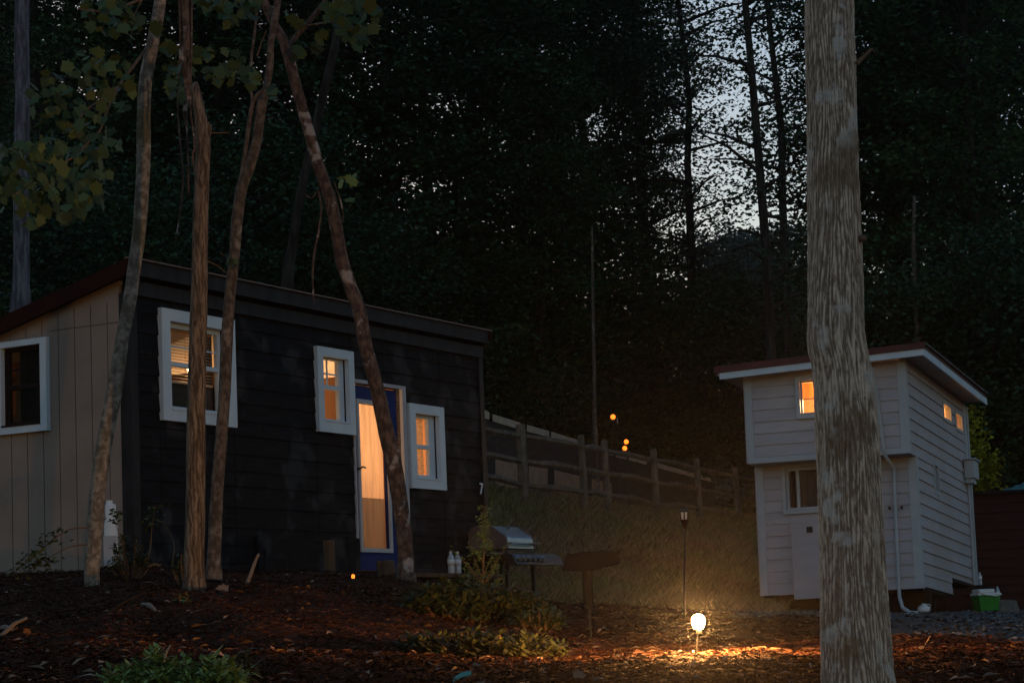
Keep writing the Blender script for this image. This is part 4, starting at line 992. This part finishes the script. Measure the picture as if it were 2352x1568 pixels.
foliage(t4, [([(655, 20), (700, 30), (700, 75), (665, 75)], 6, 18, 19, .13), ([(670, 115), (700, 115), (698, 140), (675, 138)], 3, 18, 19, .12), ([(715, 75), (750, 80), (750, 125), (720, 125)], 5, 18, 19, .14), ([(740, 20), (800, -20), (870, 10), (872, 90), (820, 115), (770, 80)], 80, 17.5, 19, .105), ([(770, -20), (860, -20), (860, 30), (780, 20)], 30, 17, 19, .12)])
foliage(t4, [([(775, 400), (820, 400), (826, 425), (822, 465), (805, 470), (780, 430)], 9, 18.6, 19, .11)], 'epicormic_leaves', M_plant)

# big foreground trunk with real furrowed surface
bb = at(1968, 1568, 8.0)
big = thing('large_tree', 'thick grey brown furrowed tree trunk in the right foreground', 'tree', (bb.x, 8.0, zf(bb.x, 8.0)))
BP = [(1905, -400, 104), (1906, 0, 113), (1908, 149, 118), (1912, 297, 116), (1914, 420, 118), (1918, 545, 122), (1920, 669, 123), (1921, 777, 128), (1933, 850, 130), (1942, 960, 136), (1948, 1060, 140), (1957, 1290, 144), (1963, 1430, 150), (1971, 1568, 161), (1982, 1700, 178), (1990, 1790, 215)][::-1]
P = path3(BP, 8.0); R = [p[2]/2*8.0/FOC for p in BP]
top_ = P[-1]; P += [top_+Vector((.02, .1, 2)), top_+Vector((.1, .3, 6))]; R += [.09, .05]
P, R = smooth_path(P, R, 12)
_a = np.concatenate([[0], np.cumsum([(P[i+1]-P[i]).length for i in range(len(P)-1)])]); _g = np.concatenate([np.arange(0, 4.6, .006), np.linspace(4.6, _a[-1], 60)])
_pp = np.array([list(p) for p in P]); P = [Vector([np.interp(t, _a, _pp[:, k]) for k in range(3)]) for t in _g]; R = list(np.interp(_g, _a, R))
nA = 300; Pn = np.array([list(p) for p in P]); Rn_ = np.array(R)
ang = np.linspace(0, 2*pi, nA, endpoint=False)
arc = np.concatenate([[0], np.cumsum(np.linalg.norm(np.diff(Pn, axis=0), axis=1))])
A_, S_ = np.meshgrid(ang, arc)
def pern(a, s, fa, fs, off):   # noise periodic in angle
    return fbm(np.cos(a)*fa+off+fs*s*.0+100, np.sin(a)*fa+off+50+s*fs, 3)
wv = (vnoise(np.cos(A_)*2+S_*2+40, np.sin(A_)*2+S_*3+40)-.5)*.25
fur = np.abs(np.sin((A_+wv)*25+5*(fbm(np.cos(A_)*4+30, S_*3.2+np.sin(A_)*4+30, 3)-.5)*2))
brk = fbm(np.cos(A_)*14+70, S_*34+np.sin(A_)*16+70, 3)
disp = (fur**.7-.6)*.0065+(brk-.5)*.014+(fbm(np.cos(A_)*1.5+8, S_*1.2+np.sin(A_)*1.5+8, 2)-.5)*.03
kn = np.exp(-((np.cos(A_-.15)-1)**2/.02+(S_-arc[-1]+6+.2)**2/.01))
V = np.zeros((len(P), nA, 3)); rr_ = Rn_[:, None]+disp*np.clip(Rn_[:, None]/.13, .3, 1.2)
V[..., 0] = Pn[:, 0][:, None]+np.cos(A_)*rr_; V[..., 1] = Pn[:, 1][:, None]+np.sin(A_)*rr_; V[..., 2] = Pn[:, 2][:, None]
ii, jj = np.meshgrid(np.arange(len(P)-1), np.arange(nA), indexing='ij')
Fq = np.stack([(ii*nA+jj).ravel(), (ii*nA+(jj+1) % nA).ravel(), ((ii+1)*nA+(jj+1) % nA).ravel(), ((ii+1)*nA+jj).ravel()], 1)
bt = npmesh('trunk', V.reshape(-1, 3)-np.array(world_loc(big)), Fq, M_bigbark, big, True)
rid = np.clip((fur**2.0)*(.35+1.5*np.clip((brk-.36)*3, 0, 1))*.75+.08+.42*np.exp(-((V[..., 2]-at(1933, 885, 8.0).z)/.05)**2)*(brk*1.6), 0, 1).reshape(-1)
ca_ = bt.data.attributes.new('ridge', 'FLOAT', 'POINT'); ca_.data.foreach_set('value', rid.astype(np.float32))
w = MB(); P2, R2 = smooth_path(path3([(1968, 147), (1985, 130), (1997, 118), (2003, 114), (2010, 120)], 7.95), [.009, .007, .006, .004, .001]); w.tube(P2, R2, 7, .1); w.build('dead_twig', M_twig, big)
w = MB(); p = at(1981, 548, 7.94); w.lathe([(.001, -.012), (.014, -.008), (.016, 0), (.012, .01), (.001, .014)], p, 10); w.build('bark_knot', M_twig, big, True)

# ------------------------------------------------------------------ forest trees
def make_crown(seed, H, base, rad, nleaf, size, density_profile='round', droop=0.0, nb=110, flat=.45):
    r = np.random.default_rng(seed)
    pts = []; segs = []
    for k in range(nb):
        t = (k+.5)/nb; h = base+(H-base)*t**.9
        if density_profile == 'round': env = rad*(.35+.65*sin(pi*min(1, (.12+t*.86))))
        else: env = rad*(1.0-.88*t)+.25
        L = env*r.uniform(.55, 1.08); az = k*2.399+r.uniform(-.4, .4)
        el = r.uniform(.0, .5)*(1-droop)-droop*.25+.2*t
        d = np.array([cos(az)*cos(el), sin(az)*cos(el), sin(el)]); p0 = np.array([0, 0, h-L*.1]); p1 = p0+d*L+np.array([0, 0, -L*.12])
        segs.append((p0, p1, L))
        m = max(2, int(L*2.2))
        for q in range(m):
            f = .25+.78*(q+r.uniform(0, 1))/m
            c = p0+(p1-p0)*f+r.normal(0, .28, 3)*np.array([1, 1, .6])
            pts.append((c, .26+.30*r.uniform(0, 1)))
    pts = [p for p in pts]
    per = max(1, nleaf//len(pts)); C = np.repeat(np.array([p[0] for p in pts]), per, 0); S = np.repeat(np.array([p[1] for p in pts]), per)
    w_ = np.repeat(np.clip(r.uniform(-.1, 1.5, len(pts)), .05, 1), per); keep = r.uniform(0, 1, len(C)) < w_
    C = C[keep]; S = S[keep]
    Pp = C+r.normal(0, 1, C.shape)*S[:, None]*np.array([1, 1, flat])
    V, F = leaves(Pp, size, size*.62, 1.1, r, bend=.12)
    return V, F, segs
def tree_proto(kind, seed, H, base, rad, nleaf, size, r0, mleaf, mbark, prof='round', droop=0, nb=110):
    V, F, segs = make_crown(seed, H, base, rad, nleaf, size, prof, droop, nb)
    root = bpy.data.objects.new(kind, None); COL.objects.link(root)
    cr_ = npmesh('crown', V, F, mleaf, root)
    w = MB(); rs = random.Random(seed); n_ = 12
    tp_ = [Vector((rs.uniform(-.1, .1)*(i > 0)+.0, rs.uniform(-.1, .1)*(i > 0), -1+(H+.2)*i/n_)) for i in range(n_+1)]
    w.tube(tp_, [r0*(1-.85*i/n_) for i in range(n_+1)], 10, .04)
    for p0, p1, L in segs[::2]:
        w.tube([p0, (Vector(p0)+Vector(p1))/2+Vector((0, 0, .05*L)), p1], [.03+.012*L, .02+.006*L, .008], 5)
    w.build('trunk', mbark, root)
    return root
def copy_tree(root, loc, rz, sc, label, group, cat='tree', name=None):
    c = root.copy(); COL.objects.link(c); c.location = loc; c.rotation_euler = (0, 0, rz); c.scale = (sc[0], sc[0], sc[1])
    if name: c.name = name
    for ch in root.children:
        d = ch.copy(); COL.objects.link(d); d.parent = c
    tag(c, label, cat, group); return c
PR = {
 'A': tree_proto('broadleaf_tree', 1, 22, 2.2, 4.0, 56000, .17, .22, M_leaf, M_forbark),
 'B': tree_proto('broadleaf_tree', 2, 24, 3.5, 3.3, 52000, .16, .20, M_leafl, M_forbark, nb=120),
 'C': tree_proto('hemlock_tree', 3, 21, 1.4, 3.4, 60000, .12, .18, M_leafl, M_forbark, 'cone', .5, nb=150),
 'S': tree_proto('broadleaf_tree', 4, 21, 5.0, 2.3, 7200, .125, .15, M_leaf, M_forbark, nb=80),
 'T': tree_proto('broadleaf_tree', 8, 23, 3.0, 3.8, 48000, .19, .20, M_leaf, M_forbark, nb=100),
 'U': tree_proto('understory_tree', 5, 6.5, .3, 2.6, 26000, .13, .07, M_leaf, M_forbark, nb=50),
 'D': tree_proto('broadleaf_tree', 6, 11, .3, 4.2, 36000, .26, .2, M_leaf_haze, M_forbark, nb=80),
}
used = set()
def put(kind, vx, D, sc, label, group, rz=None, name=None, dz=-.2):
    x = at(vx, 1200, D).x; z = zf(x, D)+dz
    if not hasattr(sc, '__len__'): sc = (sc, sc)
    rz = random.uniform(0, 6.28) if rz is None else rz
    if kind not in used:
        used.add(kind); r = PR[kind]; r.location = (x, D, z); r.rotation_euler = (0, 0, rz); r.scale = (sc[0], sc[0], sc[1]); tag(r, label, 'tree', group)
        return r
    return copy_tree(PR[kind], (x, D, z), rz, sc, label, group)
GF = 'dark forest trees on the hillside behind the cabin'
LBF = 'tall dark leafy tree, one of many merging into the black forest wall behind'
GR = 'dark forest trees behind the pale house'
front = [('A', -120, 54), ('C', 95, 50), ('B', 300, 55), ('A', 520, 53), ('C', 740, 56), ('A', 930, 52), ('B', 1120, 58), ('C', 1270, 54), ('A', 1320, 60), ('C', 1515, 63)]
for k, vx, D in front: put(k, vx, D, (random.uniform(.9, 1.1), random.uniform(.92, 1.12)), LBF, GF)
for i, (k, vx, D) in enumerate([('B', -30, 68), ('A', 180, 72), ('B', 390, 70), ('A', 600, 74), ('B', 800, 70), ('A', 1010, 76), ('A', 1220, 80), ('B', 1385, 75)]):
    put(k if k=='B' and 0 else 'T', vx, D, (1.2, 1.05), LBF, GF)
for k, vx, D, s in (('A', 2110, 52, .95), ('C', 2010, 58, (.8, 1.0)), ('B', 2290, 50, 1.0), ('A', 2440, 56, 1.1), ('C', 2200, 64, 1.0), ('B', 2090, 75, 1.1), ('A', 2330, 74, 1.2), ('B', 2480, 72, 1.2)):
    put(k, vx, D, s, 'tall dark leafy tree, one of those merging into the black forest behind the pale house', GR)
put('S', 1788, 44, (.85, 1.0), 'slim dark tree standing alone against the bright sky gap', None, rz=.4)
put('S', 1838, 50, (.9, .95), 'slim sparse tree beside the big foreground trunk, right of the one in the sky gap', None, rz=2.4)
put('S', 1625, 60, (1.1, 1.0), 'airy tree on the left edge of the bright sky gap', None, rz=4.0)
put('B', 1520, 78, (.8, 1.0), LBF, GF)
put('S', 1980, 60, (1.2, 1.0), 'airy tree behind the right side of the big foreground trunk', None, rz=1.0)
for vx, D, s in ((60, 42, 1), (350, 40, .9), (620, 44, 1.1), (860, 46, .9), (1060, 53, 1.0), (1240, 57, 1.0), (1420, 58, 1.0), (1560, 57, .9), (1690, 60, 1.0)):
    put('U', vx, D, s, 'low dark understory tree in the shadow behind the cabin and fence', 'understory trees behind the cabin and fence')
for vx, D, s in ((1800, 62, .8), (2030, 48, .9), (2160, 47, 1.0), (2300, 46, 1.1), (2420, 47, 1.1)):
    put('U', vx, D, s, 'low dark understory tree in the shadow behind the pale house', 'understory trees behind the pale house')
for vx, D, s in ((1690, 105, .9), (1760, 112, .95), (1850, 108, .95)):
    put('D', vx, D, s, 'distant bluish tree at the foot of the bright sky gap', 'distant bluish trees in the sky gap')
# bare trunks one can make out
def bare(pts, D, m, label, branches=()):
    b_ = at(pts[0][0], pts[0][1], D); t = thing('forest_tree', label, 'tree', b_)
    trunk(t, pts, D, m, n=12, sub=4, jit=.05, down=2.0)
    return t
tg = bare([(48, 700, 38), (50, 560, 38), (48, 400, 37), (52, 250, 36), (50, 100, 35), (52, -50, 34), (55, -500, 26)], 34, M_greybark, 'straight grey trunk at the far left behind the tan wall')
bare([(1366, 980, 9), (1365, 860, 9), (1362, 740, 8), (1361, 640, 7), (1360, 520, 5)], 50, M_bark3, 'thin pale dead trunk beyond the rail fence')
bare([(2108, 790, 12), (2106, 740, 11), (2103, 690, 10), (2098, 560, 9), (2100, 450, 7)], 46, M_bark3, 'faint pale trunk in the dark forest above the pale house roof')
tf = bare([(660, 640, 24), (690, 450, 22), (735, 250, 22), (770, 100, 20), (785, -40, 18)], 36, M_forbark, 'dark leaning trunk behind the forked tree')
# bush by the pale house, yellow lamplight painted into its leaves
c = at(2250, 1130, 43.5)
yb = thing('shrub', 'yellow green shrub with lamplight painted into its leaves beside the back corner of the pale house', 'shrub', (c.x, c.y, zf(c.x, c.y)))
Pp = np.concatenate([RNG.normal(0, 1, (130, 3))*np.array([.12, .2, .12])+np.array(at(x, y_, 43.5)) for x, y_ in ((2236, 1000), (2246, 1035), (2262, 1060), (2276, 1070), (2240, 1070), (2255, 1100), (2270, 1110), (2240, 1125), (2232, 960))])
V, F = leaves(Pp, .10, .07, 1.2); npmesh('foliage', V-np.array(world_loc(yb)), F, M_leaf_lamplight, yb)
w = MB(); bz = zf(c.x, c.y)
for q in range(6): w.tube([(c.x+random.uniform(-.1, .1), c.y, bz-.1), (c.x+random.uniform(-.15, .2), c.y+random.uniform(-.1, .1), (bz+c.z)/2), (c.x+random.uniform(-.3, .35), c.y+random.uniform(-.2, .2), c.z+random.uniform(.1, 1.0))], [.025, .016, .006], 5)
w.build('stem', M_twig, yb)

# ------------------------------------------------------------------ shrubs and small plants
def shrub(name, label, vx, vyb, D, w_px, h_px, nstem, nleaf, ls, m, group=None, spread=1.0, cat='shrub', mb_=M_twig, whorl=True, seed=0):
    rs = np.random.default_rng(seed+100); c = onray(vx, vyb, D); s = D/FOC; W = w_px*s/2; H = h_px*s
    t = thing(name, label, cat, c, group)
    w = MB(); tips = []
    for i in range(nstem):
        az = rs.uniform(0, 2*pi); q_ = sqrt(rs.uniform(0, 1)); rx = q_*W*cos(az); ry = q_*W*.8*sin(az); hh_ = H*(1-.55*q_**2)*rs.uniform(.45, 1.0)
        b0 = Vector((c.x+rx*.35, c.y+ry*.35, c.z-.03)); gz_ = zf(c.x+rx, c.y+ry)-c.z
        tip = Vector((c.x+rx, c.y+ry, c.z+max(gz_, -.1)*.8+hh_)); mid = (b0+tip)/2+Vector((rx*.15, ry*.15, H*.05))
        w.tube([b0, mid, tip], [.007, .005, .002], 5); tips += [tip, mid.lerp(tip, .4), mid.lerp(tip, .7)]
    w.build('stem', mb_, t)
    T_ = np.array([list(p) for p in tips]); per = max(1, nleaf//len(T_))
    n_ = per*len(T_); C = np.repeat(T_, per, 0)
    # leaves radiate from twig tips
    yaw = rs.uniform(0, 2*pi, n_); el = rs.uniform(-.5, .9, n_)
    d = np.stack([np.cos(yaw)*np.cos(el), np.sin(yaw)*np.cos(el), np.sin(el)], 1); L = ls*rs.uniform(.6, 1.2, n_)[:, None]
    side = np.cross(d, [0, 0, 1.]); side /= np.linalg.norm(side, axis=1)[:, None]+1e-9
    b = C+d*L*.1+rs.normal(0, .012, C.shape); tipv = b+d*L; m1 = b+d*L*.5
    V = np.stack([b, m1+side*L*.22-np.array([0, 0, .1])*L, tipv-np.array([0, 0, .15])*L, m1-side*L*.22-np.array([0, 0, .1])*L], 1).reshape(-1, 3)
    npmesh('foliage', V-np.array(world_loc(t)), np.arange(n_)[:, None]*4+np.array([0, 1, 2, 3]), m, t)
    return t
shrub('rhododendron_bush', 'wide dense olive green bush in the mulch below the grill', 1105, 1435, 15.2, 360, 108, 260, 9000, .070, M_shrub, seed=1)
shrub('low_shrub', 'low dark brownish shrub spreading in front of the wide olive bush', 1110, 1520, 12.2, 380, 66, 180, 5200, .055, M_shrubd, seed=2)
shrub('low_shrub', 'small leafy shrub with bright green tip in the mulch left of the glowing globe', 1240, 1470, 14.5, 120, 60, 40, 700, .06, M_shrub, seed=3)
shrub('leafy_plant', 'broad green leafy plants at the bottom edge left of centre', 410, 1590, 8.8, 330, 95, 150, 3600, .05, M_plant, seed=4, cat='plant')
shrub('leafy_plant', 'tall sprig with pale green leaf rosette rising at the bottom edge', 520, 1560, 9.2, 34, 95, 4, 60, .05, M_plant, seed=5, cat='plant')
shrub('leafy_plant', 'upright sprig with pale green leaves left of the bottom edge plants', 250, 1570, 9.0, 40, 70, 5, 70, .05, M_plant, seed=6, cat='plant')
shrub('leafy_plant', 'bluish green low sprig right of the tall rosette at the bottom edge', 560, 1560, 9.4, 60, 75, 8, 120, .045, M_shrub, seed=7, cat='plant')
shrub('low_shrub', 'twiggy shrub with olive leaves between the pale trunk and the snapped trunk', 300, 1335, 18, 110, 100, 30, 520, .06, M_shrub, seed=8)
shrub('low_shrub', 'small leafy shoots at the foot of the snapped brown trunk', 425, 1320, 17, 60, 95, 12, 200, .055, M_shrub, seed=9)
shrub('seedling', 'tiny green seedling in the mulch below the snapped trunk', 420, 1395, 14.5, 30, 22, 5, 50, .035, M_plant, seed=10, cat='plant')
def sprig(name, label, stems, D, lf, ls, m, cat='plant', leafpos=None, r=.006):
    b = at(stems[0][0][0], stems[0][0][1], D); t = thing(name, label, cat, b)
    w = MB(); P_ = []
    for st_ in stems:
        P, R = smooth_path(path3(st_, D), [r*(1-.7*i/(len(st_)-1)) for i in range(len(st_))], 4); w.tube(P, R, 6); P_ += [list(p) for p in P[len(P)//3:]]
    w.build('stem', M_twig, t)
    C = np.array(P_) if leafpos is None else np.array([list(at(x, y_, D)) for x, y_ in leafpos])
    C = C[RNG.integers(0, len(C), lf)]+RNG.normal(0, .02 if leafpos is None else .035, (lf, 3))
    V, F = leaves(C, ls, ls*.5, 1.0); npmesh('foliage', V-np.array(world_loc(t)), F, m, t); return t
sprig('sapling_branch', 'drooping twig with dark green leaves against the tan wall', [[(205, 1212), (160, 1215), (120, 1240), (80, 1275), (40, 1305)], [(200, 1250), (160, 1255), (120, 1275), (90, 1290)]], 16.7, 150, .055, M_shrub, 'branch', leafpos=[(130, 1232), (100, 1260), (85, 1290), (60, 1300), (110, 1300), (75, 1280), (40, 1310)])
sprig('sapling', 'thin sapling with a hanging yellow green leaf beside the black corner trim', [[(330, 1330), (345, 1260), (350, 1200), (358, 1160)], [(395, 1300), (400, 1250), (385, 1215), (360, 1190)], [(300, 1320), (280, 1250), (262, 1190)]], 19, 70, .06, M_shrub, 'sapling', leafpos=[(346, 1180), (345, 1205), (365, 1170), (343, 1195), (262, 1182), (270, 1190)])
# conifer sapling
c = at(1110, 1400, 16.3); cs = thing('conifer_sapling', 'small young conifer with a thin upright leader in front of the grill', 'sapling', Vector((c.x, c.y, min(c.z, zf(c.x, c.y)))))
w = MB(); P, R = smooth_path(path3([(1110, 1420), (1108, 1380), (1109, 1330), (1111, 1270), (1110, 1220), (1114, 1160)], 16.3), [.009, .008, .007, .005, .004, .002], 4); w.tube(P, R, 6)
nd = []
def bough(a, b_, r=.004, k=22):
    A, B = at(*a, 16.3), at(*b_, 16.3+random.uniform(-.2, .2)); w.tube([A, (A+B)/2+Vector((0, 0, .015)), B], [r, r*.7, r*.3], 5)
    for i in range(k): nd.append(A.lerp(B, random.uniform(.2, 1.05)))
for a, b_ in (((1110, 1350), (1060, 1285)), ((1110, 1360), (1145, 1280)), ((1110, 1340), (1040, 1262)), ((1110, 1345), (1165, 1250)), ((1110, 1335), (1075, 1250)), ((1111, 1320), (1140, 1265)), ((1109, 1370), (1060, 1330)), ((1109, 1370), (1160, 1320)), ((1110, 1290), (1080, 1250)), ((1110, 1260), (1130, 1245)), ((1110, 1240), (1098, 1225))): bough(a, b_)
for y_ in range(1165, 1270, 6):
    for sd in (-1, 1): bough((1112, y_+6), (1112+sd*random.uniform(6, 16), y_-random.uniform(-3, 6)), .0015, 4)
w.build('stem', M_twig, cs)
nd = np.array([list(p) for p in nd]); nd = np.repeat(nd, 2, 0)+RNG.normal(0, .012, (len(nd)*2, 3)); V, F = leaves(nd, .045, .008, .9); npmesh('needle_foliage', V-np.array(world_loc(cs)), F, M_plant, cs)

# ------------------------------------------------------------------ fallen sticks and small litter things
def stick(label, pts, D, r, m=M_stick, name='fallen_stick', cat='stick', Dt=None):
    P = path3(pts, D, Dt)
    b = P[0]; t = thing(name, label, cat, b, None)
    Pq, Rq = smooth_path(P, [r*(1-.35*i/(len(P)-1)) for i in range(len(P))], 3); w = MB(); w.tube(Pq, Rq, 7, .15); w.build('stick_body', m, t); return t
stick('pale broken stick poking up at an angle before the black wall', [(562, 1352), (575, 1320), (590, 1280), (596, 1272)], 17.5, .016)
def gstick(label, a, b, r, Da, m=M_stick, name='fallen_stick', cat='stick', lift=.015):
    # lies on the ground between two ground points found near depth Da
    A = at(*a, Da); B = at(*b, Da)
    def ground_hit(v):
        best = None
        for D in np.arange(7.5, 26, .05):
            p = at(v[0], v[1], D)
            if p.z <= zf(p.x, p.y)+lift: best = p; break
        return best or at(*v, Da)
    A = ground_hit(a); B = ground_hit(b)
    if abs(A.y-B.y) > 1.2: B = A+(at(*b, A.y)-A)
    t = thing(name, label, cat, A); mid = (A+B)/2+Vector((0, 0, .015)); w = MB()
    Pq, Rq = smooth_path([A, mid, B], [r, r*.95, r*.6], 5); w.tube(Pq, Rq, 7, .18); w.build('stick_body', m, t); return t
gstick('pale stick lying at the left edge on the mulch', (2, 1460), (62, 1418), .012, 12)
gstick('short pale stick at the left edge just below the longer one', (0, 1442), (28, 1446), .012, 11)
gstick('pale flat wood splinter on the mulch below the pale trunk', (328, 1388), (358, 1402), .016, 12)
gstick('thin forked twig standing at the bottom edge among green plants', (372, 1530), (392, 1480), .006, 9.5)
gstick('reddish brown stick lying on the mulch left of centre', (653, 1468), (684, 1490), .008, 10.5, M_orangeleaf)
gstick('long dark branch on the mulch right of the pale trunk base', (245, 1410), (335, 1360), .010, 13, M_darkwood)
gstick('orange chip of wood at the base of the black corner trim', (340, 1301), (368, 1299), .012, 19, M_orangeleaf)
def gpt(vx, vy, lift=.01):
    for D in np.arange(7.0, 30, .04):
        p = at(vx, vy, D)
        if p.z <= zf(p.x, p.y)+lift: return p
    return at(vx, vy, 12)
def fleaf(vx, vy, sz, m, label):
    p = gpt(vx, vy); t = thing('fallen_leaf', label, 'leaf', p)
    V, F = maple_cloud(np.array([list(p+Vector((0, 0, .02)))]), sz, face=.5); w = npmesh('leaf_blade', V-np.array(p), F, m, t)
    w2 = MB(); w2.tube([p, p+Vector((sz*.4, 0, .01))], .0015, 4); w2.build('leaf_stalk', m, t)
fleaf(1240, 1504, .055, M_orangeleaf, 'orange fallen leaf on the mulch left of the glowing globe')
fleaf(512, 1357, .10, M_chipl, 'pale tan fallen leaf beside the foot of the snapped trunk')
fleaf(62, 1458, .05, M_orangeleaf, 'curled orange brown leaf at the left edge on the mulch')
fleaf(2130, 1478, .08, M_chipl, 'small pale leaf on the gravel right of the big trunk')
fleaf(1330, 1560, .06, M_chipl, 'pale leaf near the bottom edge right of the teal strip')
# teal strip
p0 = gpt(1040, 1562); t = thing('plastic_strip', 'bent teal plastic strip lying at the bottom edge', 'strip', p0)
d_ = p0.y; ctr = [at(x, y_, d_) for x, y_ in ((1040, 1563), (1048, 1556), (1060, 1549), (1072, 1546), (1082, 1544))]
w = MB(); vs = []
for i, p in enumerate(ctr): vs += [p+Vector((0, -.012, -.008)), p+Vector((0, .004, .010))]
w.add(vs, [(2*i, 2*i+2, 2*i+3, 2*i+1) for i in range(len(ctr)-1)]); so = w.build('strip_body', M_tealstrip, t)
md = so.modifiers.new('s', 'SOLIDIFY'); md.thickness = .003

# ------------------------------------------------------------------ world, sun, camera
wd = bpy.data.worlds.new('World'); SC.world = wd; wd.use_nodes = True
N = wd.node_tree.nodes; L = wd.node_tree.links; bg = N['Background']
sky = N.new('ShaderNodeTexSky'); sky.sky_type = 'NISHITA'; sky.sun_disc = False
SUN_EL = radians(1.0); SUN_AZ = radians(-16)
sky.sun_elevation = SUN_EL; sky.sun_rotation = SUN_AZ; sky.altitude = 300; sky.air_density = 1.0; sky.dust_density = .6; sky.ozone_density = 2.0
hsv = N.new('ShaderNodeHueSaturation'); hsv.inputs['Saturation'].default_value = 1.05; hsv.inputs['Value'].default_value = 1.0
L.new(sky.outputs[0], hsv.inputs['Color']); L.new(hsv.outputs[0], bg.inputs['Color']); bg.inputs['Strength'].default_value = .15
sl = bpy.data.lights.new('sun', 'SUN'); sl.energy = .05; sl.angle = radians(35); sl.color = (1, .86, .72)
so = bpy.data.objects.new('sun', sl); COL.objects.link(so)
# the sun has set behind the wooded hill ahead
dirv = Vector((-sin(SUN_AZ), -cos(SUN_AZ), -.12)); so.rotation_euler = dirv.to_track_quat('-Z', 'Y').to_euler()
hm, hnt, hb = new_mat('haze_air'); hnt.nodes.remove(hb)
pv = hnt.nodes.new('ShaderNodeVolumePrincipled'); pv.inputs['Density'].default_value = .00042; pv.inputs['Anisotropy'].default_value = .92; pv.inputs['Color'].default_value = (.95, .96, 1, 1)
hnt.links.new(pv.outputs[0], hnt.nodes['Material Output'].inputs['Volume'])
hz = MB().box((-180, -12, -4), (180, 180, 70)).build('haze', hm); tag(hz, 'thin mist volume added to give the lamps a halo', 'haze', kind='stuff')  # mist box added to draw the halo round the bulb
SC.cycles.volume_bounces = 0
cam = bpy.data.cameras.new('camera'); co = bpy.data.objects.new('camera', cam); COL.objects.link(co)
cam.sensor_width = 22.3; cam.lens = 22.3*FOC/2352; cam.clip_start = .1; cam.clip_end = 2000
R0 = Vector((1, 0, 0)); U0 = Vector((0, -sin(TH), cos(TH))); Fw = Vector((0, cos(TH), sin(TH)))
X = R0*cos(RO)-U0*sin(RO); Y = R0*sin(RO)+U0*cos(RO); Zb = -Fw
co.matrix_world = Matrix(((X.x, Y.x, Zb.x, 0), (X.y, Y.y, Zb.y, 0), (X.z, Y.z, Zb.z, 0), (0, 0, 0, 1)))
SC.camera = co
SC.view_settings.view_transform = 'Standard'; SC.view_settings.look = 'None'; SC.view_settings.gamma = 1
SC.view_settings.exposure = 1.62
SC.cycles.max_bounces = 6; SC.cycles.diffuse_bounces = 3; SC.cycles.transparent_max_bounces = 12
SC.cycles.sample_clamp_indirect = 3
